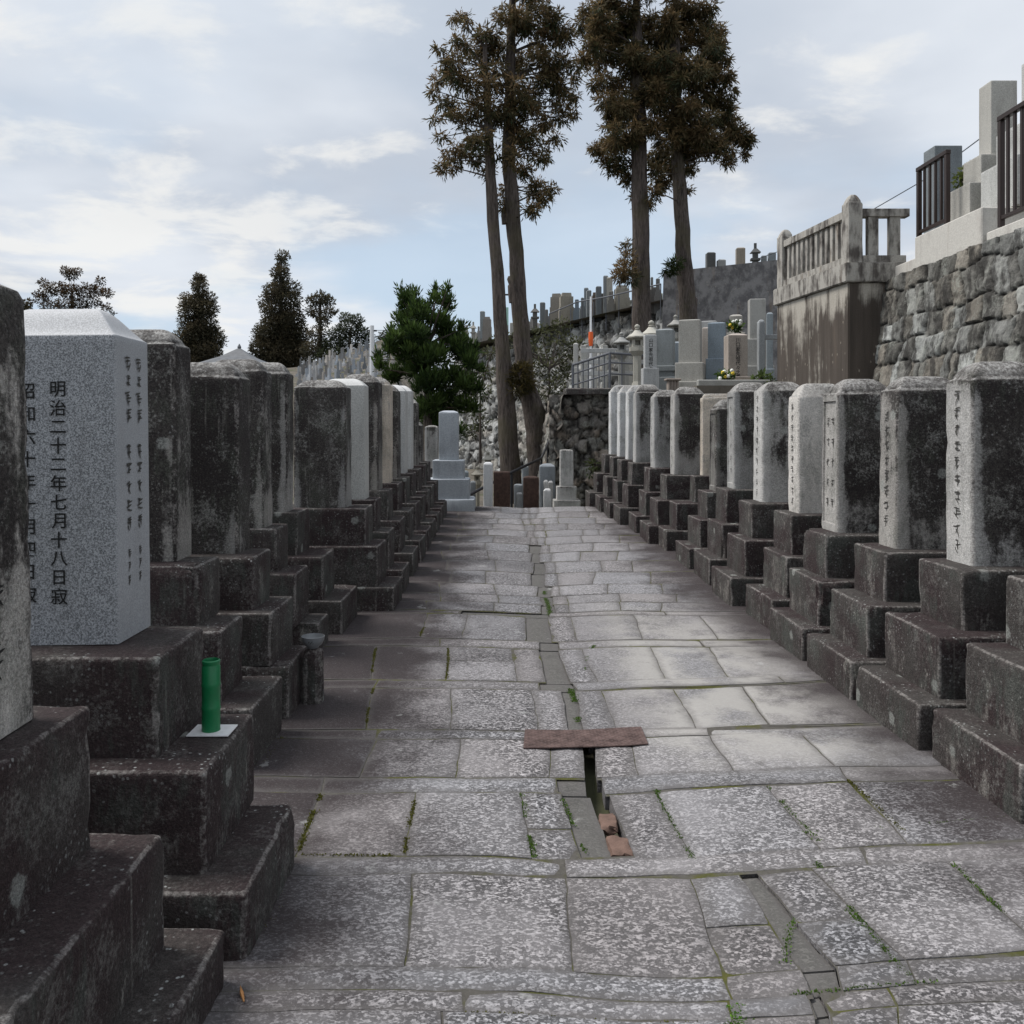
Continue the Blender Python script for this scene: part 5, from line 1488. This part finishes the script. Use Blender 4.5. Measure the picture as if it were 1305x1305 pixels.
for k in range(46):
    x = 592 + k * 5.6 + rg2.uniform(-3, 3)
    if 690 < x < 736 and k % 2: continue
    yb = 452 - (x - 590) * .22 if x < 700 else 428 - (x - 700) * .22
    hpx = rg2.uniform(4, 15); w_ = rg2.uniform(6, 12)
    kk = rg2.uniform(.45, 1.15)
    far_grave(x - w_ / 2, x + w_ / 2, yb - hpx - 12, yb, wallY(x) + rg2.uniform(2.4, 6), (kk * rg2.uniform(.97, 1.08), kk, kk * rg2.uniform(.88, 1.02), 1), 'one of the small grey gravestones crowded along the hillside wall top', HG, rg2.choice(['pillar', 'pillar', 'pillar', 'block', 'lantern']))
sg = at(648, 412, 43.5)
si = thing('notice_board', (sg.x, sg.y, sg.z - .8), 'small framed board with a pale green notice between the two left cedars', 'notice board')
link('frame', boxes('frame', [(-.62, -.56, -.03, .03, 0, 2.3), (.5, .56, -.03, .03, 0, 2.3), (-.55, .49, -.03, .03, 2.2, 2.28)]), M['darksteel'], si)
link('panel', boxes('panel', [(-.42, .0, -.045, -.032, .7, 1.6)]), simple('notice_green', (.35, .55, .48), .6, var=.2), si)
for i, (x0, x1, yt, yb, kd, cl, lab) in enumerate([(900, 911, 322, 342, 'slab', (.22, .22, .22), 'dark stone on the top of the dark concrete wall, leftmost'), (914, 924, 331, 342, 'slab', (.7, .7, .7), 'low pale stone on the dark concrete wall'), (938, 949, 316, 340, 'slab', (.72, .62, .52), 'pinkish pillar on the dark concrete wall'),
                                                  (956, 969, 310, 338, 'lantern', (.25, .25, .25), 'dark small lantern on the dark concrete wall'), (970, 977, 326, 338, 'slab', (.5, .53, .55), 'small bluish stone right of the dark lantern'), (979, 988, 322, 338, 'slab', (.5, .55, .6), 'bluish stone beside the far balustrade post')]):
    far_grave(x0, x1, yt, yb, 33.2, (*cl, 1), lab, 'stones on the dark concrete wall', kd)
rail_y = [at(x, y, wallY(x) + .4) for x, y in ((700, 400), (735, 385), (775, 378), (842, 362))]
o = thing('hillside_railing', rail_y[0], 'thin bluish railing along the hillside wall top', 'railing')
link('rail', tubes('rail', [([p - rail_y[0] for p in rail_y], .03)], 6), M['steel'], o)
for k in range(10):
    p = rail_y[0].lerp(rail_y[3], k / 9)
    link('post', tubes('post', [([p - rail_y[0], p - rail_y[0] - Vector((0, 0, 1.3))], .025)], 5), M['steel'], o)

# ------------------------------------------------------------------ distant hill of graves, trees and pavilion on the left
def hill(X, Y):
    r_ = X / Y
    k = max(0.0, min(1.3, (r_ + .236) / .082))
    return (5.55 + (Y - 80) * (.10 + .072 * k)) * (1 - .6 * sm(-.12, -.085, r_))
hx_ = np.linspace(-80, 2, 42); hy_ = np.linspace(64, 130, 22)
hv = [(x, y, hill(x, y) if y > 76 else hill(x, 76) - (76 - y) * .8) for y in hy_ for x in hx_]
hf = [(j * 42 + i, j * 42 + i + 1, (j + 1) * 42 + i + 1, (j + 1) * 42 + i) for j in range(21) for i in range(41)]
tag(link('cemetery_hill', mesh_py('cemetery_hill', hv, hf), M['earth'], smooth=180), 'distant slope covered with graves on the left', None, None, 'structure')
protos = []
for k in range(7):
    bm = bmesh.new(); r_ = random.Random(k)
    w, h = r_.uniform(.26, .42), r_.uniform(.7, 1.3) * (1.5 if k == 3 else 1)
    for (f, a, b) in ((1.7, -.5, h * .18), (1.25, h * .18, h * .36), (.62, h * .36, h * .97), (.45, h * .97, h)):
        bmesh.ops.create_cube(bm, size=1, matrix=Matrix.LocRotScale(Vector((0, 0, (a + b) / 2)), None, Vector((w * f, w * f, b - a - .002))))
    me = bpy.data.meshes.new('gravestone'); bm.to_mesh(me); bm.free(); me.materials.append(M['cutstone']); protos.append(me)
rh = random.Random(9)
cnt = 0
for row in range(12):
    Y = 79 + row * 4.1
    xpx = 372
    while xpx < 492:
        xpx += rh.uniform(7, 17)
        X = (xpx - VX) * Y / F
        if rh.random() < .12: continue
        o = bpy.data.objects.new('distant_gravestone', rh.choice(protos)); COL.objects.link(o)
        o.location = (X, Y + rh.uniform(-.8, .8), hill(X, Y)); o.rotation_euler.z = rh.uniform(-.6, .3)
        k = rh.uniform(.35, 1.25); wm = rh.uniform(-.08, .10)
        o.color = (k * (1 + wm), k, k * (1 - wm * 1.2 + .03), 1)
        tag(o, 'one of the tiny grey gravestones covering the distant slope on the left', 'gravestone', 'gravestones on the distant slope')
        cnt += 1
pw = at(474, 480, 44)
pz = at(474, 415, 44).z - pw.z
pl = thing('utility_pole', pw, 'white thin utility pole standing left of the juniper', 'pole')
link('pole_shaft', tubes('pole_shaft', [([(0, 0, -2.5), (0, 0, pz)], [.14, .11])]), M['whitepaint'], pl)
link('crossarm', boxes('crossarm', [(-.25, .25, -.04, .04, pz - .3, pz - .22)]), M['darksteel'], pl)
ca = [at(474, 421, 44), at(550, 421, 46), at(600, 414, 50)]
tag(link('utility_cable', tubes('utility_cable', [(ca, .015)], 5), M['cable']), 'thin cable running right from the white utility pole', 'cable')
cb = [at(965, 330, 19), at(1062, 296, 16), at(1130, 257, 14.2), at(1180, 228, 13), at(1250, 176, 11.8)]
tag(link('utility_cable', tubes('utility_cable', [(cb, .008)], 5), M['cable']), 'thin dark cable sloping up behind the balustrade on the right', 'cable')
rf = at(305, 443, 70)
pv = thing('pavilion', (rf.x, rf.y, 4.0), 'pavilion with grey pyramid tiled roof showing above the left gravestones', 'pavilion')
bm = bmesh.new()
w = 2.6; zt = rf.z - 4; ze = at(305, 466, 70).z - 4
ap = bm.verts.new((0, 0, zt))
seg = 10
ring = []
for k in range(4):
    a, b = Vector((w, w, 0)), None
    cs = [(-w, -w), (w, -w), (w, w), (-w, w)]
    p, q = Vector((*cs[k], ze)), Vector((*cs[(k + 1) % 4], ze))
    for s in range(seg): ring.append(bm.verts.new(p.lerp(q, s / seg) + Vector((0, 0, .06 * (s % 2)))))
mid = [bm.verts.new((v.co.x * .45, v.co.y * .45, ze + (zt - ze) * .46)) for v in ring]
for k in range(len(ring)):
    j = (k + 1) % len(ring)
    bm.faces.new((ring[k], ring[j], mid[j], mid[k])); bm.faces.new((mid[k], mid[j], ap))
me = bpy.data.meshes.new('roof'); bm.to_mesh(me); bm.free()
link('roof', me, M['tile'], pv)
link('wall', boxes('wall', [(-1.9, 1.9, -1.9, 1.9, -4.5, ze - .02)], 0), M['wood'], pv)
link('roof_knob', lathe('roof_knob', [(.12, zt - .1), (.16, zt + .05), (.03, zt + .3)], 8), M['tile'], pv)

DT = [(.040, .044, .026), (.105, .084, .050)]
DG = 'trees far off on the left'
def dtree(label, x, ybase, lst, Y, seed, cols=DT, per=150, leaf=.40, droop=.1, name='tree'):
    Y *= 1.45; leaf *= .95; per *= 1.15
    cl = clumps_px(lst, Y, 1.6, seed)
    tr = [at(x, ybase, Y), at(x, (ybase + lst[0][1]) / 2, Y), at(lst[0][0], lst[0][1], Y)]
    tree(label, 'tree', tr, [.45, .32, .15], cl, per, leaf, cols, seed, DG, name, droop=droop, width=.4, fan=2)


def cone_clumps(xc, yt, yb, wid, n, seed):
    r_ = random.Random(seed); out = []
    for k in range(n):
        f = (k + .5) / n; y = yt + (yb - yt) * f
        hw = wid * (.30 + .70 * math.sin(min(1, f * 1.35) * math.pi / 2)) * r_.uniform(.72, 1.12)
        m_ = 1 + int(3 * f * 1.3)
        for q in range(m_):
            out.append((xc + (q - (m_ - 1) / 2) / max(1, m_ / 2) * hw * .8 + r_.uniform(-3, 3), y + r_.uniform(-4, 4), hw * .42 + 4))
    out.insert(0, (xc, yt + 4, 5))
    return out


dtree('dark conical conifer on the far left skyline, narrower one above the black gravestones', 253, 480, cone_clumps(253, 349, 462, 29, 15, 1), 95, 61, name='conifer_tree')
dtree('tallest dark conical conifer on the far left skyline', 358, 490, cone_clumps(358, 326, 470, 33, 18, 2), 95, 62, name='conifer_tree')
dtree('flat-topped pine with bare neck right of the tallest conifer', 408, 480, [(408, 380, 12), (400, 384, 10), (418, 384, 9), (405, 400, 9), (418, 398, 8), (396, 397, 6), (412, 410, 9), (404, 425, 12), (398, 445, 14), (412, 440, 12), (404, 460, 16), (426, 396, 4)], 92, 63, name='pine_tree')
dtree('rounded dull green broadleaf tree above the distant graves', 445, 480, [(447, 418, 16), (432, 425, 14), (460, 425, 12), (440, 405, 8), (455, 408, 9), (425, 440, 16), (445, 440, 18), (464, 440, 12), (470, 430, 6), (430, 455, 15), (450, 458, 16), (415, 455, 14)], 90, 64, [(.020, .030, .016), (.058, .068, .035)], name='broadleaf_tree')
dtree('open-branched tree with gaps above the clean granite gravestone on the left', 92, 470, [(92, 372, 13), (90, 350, 8), (84, 345, 7), (98, 346, 6), (75, 368, 12), (60, 372, 11), (52, 382, 8), (110, 370, 12), (125, 370, 9), (137, 374, 7), (118, 385, 10), (135, 392, 6), (142, 400, 4), (100, 388, 13), (82, 390, 14), (64, 392, 11), (128, 358, 6), (55, 360, 6), (48, 375, 5), (90, 405, 16), (110, 405, 14), (70, 405, 14)], 75, 65, [(.016, .018, .009), (.085, .05, .024)], per=190, leaf=.30)
dtree('small low tree crown at the far left edge beside the nearest gravestone', 34, 470, [(34, 386, 5), (28, 392, 7), (38, 396, 5), (30, 405, 9)], 80, 66)
dtree('grey-green low tree behind the distant graves, left of the juniper', 492, 480, [(494, 428, 10), (486, 435, 8), (500, 436, 9), (494, 445, 12), (480, 448, 8)], 92, 67, [(.03, .035, .022), (.06, .06, .035)], name='broadleaf_tree')
for k, (x, w_) in enumerate([(150, 40), (205, 30), (295, 34), (325, 26), (385, 24)]):
    dtree(['low dark hedge-like tree behind the granite gravestone', 'low dark tree left of the narrow conifer', 'low dark tree left of the pavilion roof', 'low dark tree right of the pavilion roof', 'low dark tree between the tallest conifer and the pine'][k], x, 505,
          [(x, 478, w_ * .4), (x - w_ * .5, 482, w_ * .3), (x + w_ * .5, 482, w_ * .3), (x, 495, w_ * .5)], 97, 70 + k, [(.016, .022, .012), (.04, .045, .02)], name='broadleaf_tree')

# ------------------------------------------------------------------ light, sky, camera
w = bpy.data.worlds.new('World'); scene.world = w; w.use_nodes = True
w.node_tree.nodes.clear(); t = NT(w.node_tree)
out = t.new('ShaderNodeOutputWorld'); bg = t.new('ShaderNodeBackground'); t.l.new(bg.outputs[0], out.inputs[0])
EL, AZ = R(56), R(-78)                                     # sun high on the left, veiled by cloud
sky = t.new('ShaderNodeTexSky', sky_type='NISHITA', sun_disc=False, sun_elevation=EL, sun_rotation=AZ, air_density=1.0, dust_density=1.5)
tc = t.new('ShaderNodeTexCoord'); D = tc.outputs['Generated']
s = t.sep(D)
zc = t.m('ADD', t.m('MAXIMUM', s[2], 0.0), .16)
pxy = t.new('ShaderNodeCombineXYZ')
t.set(pxy.inputs[0], t.m('DIVIDE', s[0], zc)); t.set(pxy.inputs[1], t.m('DIVIDE', s[1], zc))
pv_ = t.vm('ADD', pxy.outputs[0], (3.1, 1.7, 0))
n1 = t.noise(pv_, .75, 6, .5, .2)
n2 = t.noise(t.vm('ADD', pv_, (7.3, 2.2, 0)), .9, 5, .5, .1)
n3 = t.noise(t.vm('MULTIPLY', pv_, (1, 1.15, 1)), 2.6, 9, .58, .25)
leftness = t.ss(s[0], .15, -.5)
clear = t.m('MULTIPLY', t.ss(t.m('ADD', n1, t.m('MULTIPLY', leftness, -.06)), .52, .38), t.ss(s[2], .42, .12, .1, .85))
grey = t.mix(t.ss(n2, .36, .66), (5.9, 6.25, 6.75), (4.05, 4.5, 5.2))
white = t.ss(t.m('ADD', t.m('MULTIPLY', n3, .6), t.m('ADD', t.m('MULTIPLY', n1, .4), t.m('MULTIPLY', leftness, .025))), .52, .62, 0, .72)
cl = t.mix(white, grey, (7.0, 6.95, 6.75))
blue = t.mix(.8, sky.outputs[0], (4.2, 5.3, 6.5))
col = t.mix(clear, cl, blue)
# haze towards the horizon
col = t.mix(t.ss(s[2], .13, .0, 0, .45), col, (5.3, 6.0, 6.8))
t.l.new(col, bg.inputs['Color']); bg.inputs['Strength'].default_value = .132
sun = bpy.data.lights.new('Sun', 'SUN'); sun.energy = 3.5; sun.angle = R(22); sun.color = (1, .965, .92)
so = bpy.data.objects.new('Sun', sun); COL.objects.link(so)
dv = Vector((math.sin(AZ) * math.cos(EL), math.cos(AZ) * math.cos(EL), math.sin(EL)))
so.rotation_euler = dv.to_track_quat('Z', 'Y').to_euler(); so.location = dv * 50

cam = bpy.data.cameras.new('Camera'); co = bpy.data.objects.new('Camera', cam); COL.objects.link(co)
co.location = (0, 0, H); co.rotation_euler = (R(90), 0, 0)
cam.sensor_width = 36; cam.lens = F / 1305 * 36
cam.shift_x = (652.5 - VX) / 1305; cam.shift_y = (VY - 652.5) / 1305
cam.clip_start = .05; cam.clip_end = 1000
scene.camera = co
scene.render.resolution_x = scene.render.resolution_y = 1024
scene.view_settings.view_transform = 'Standard'; scene.view_settings.look = 'None'; scene.view_settings.exposure = 0
scene.cycles.max_bounces = 6
scene.cycles.use_denoising = True
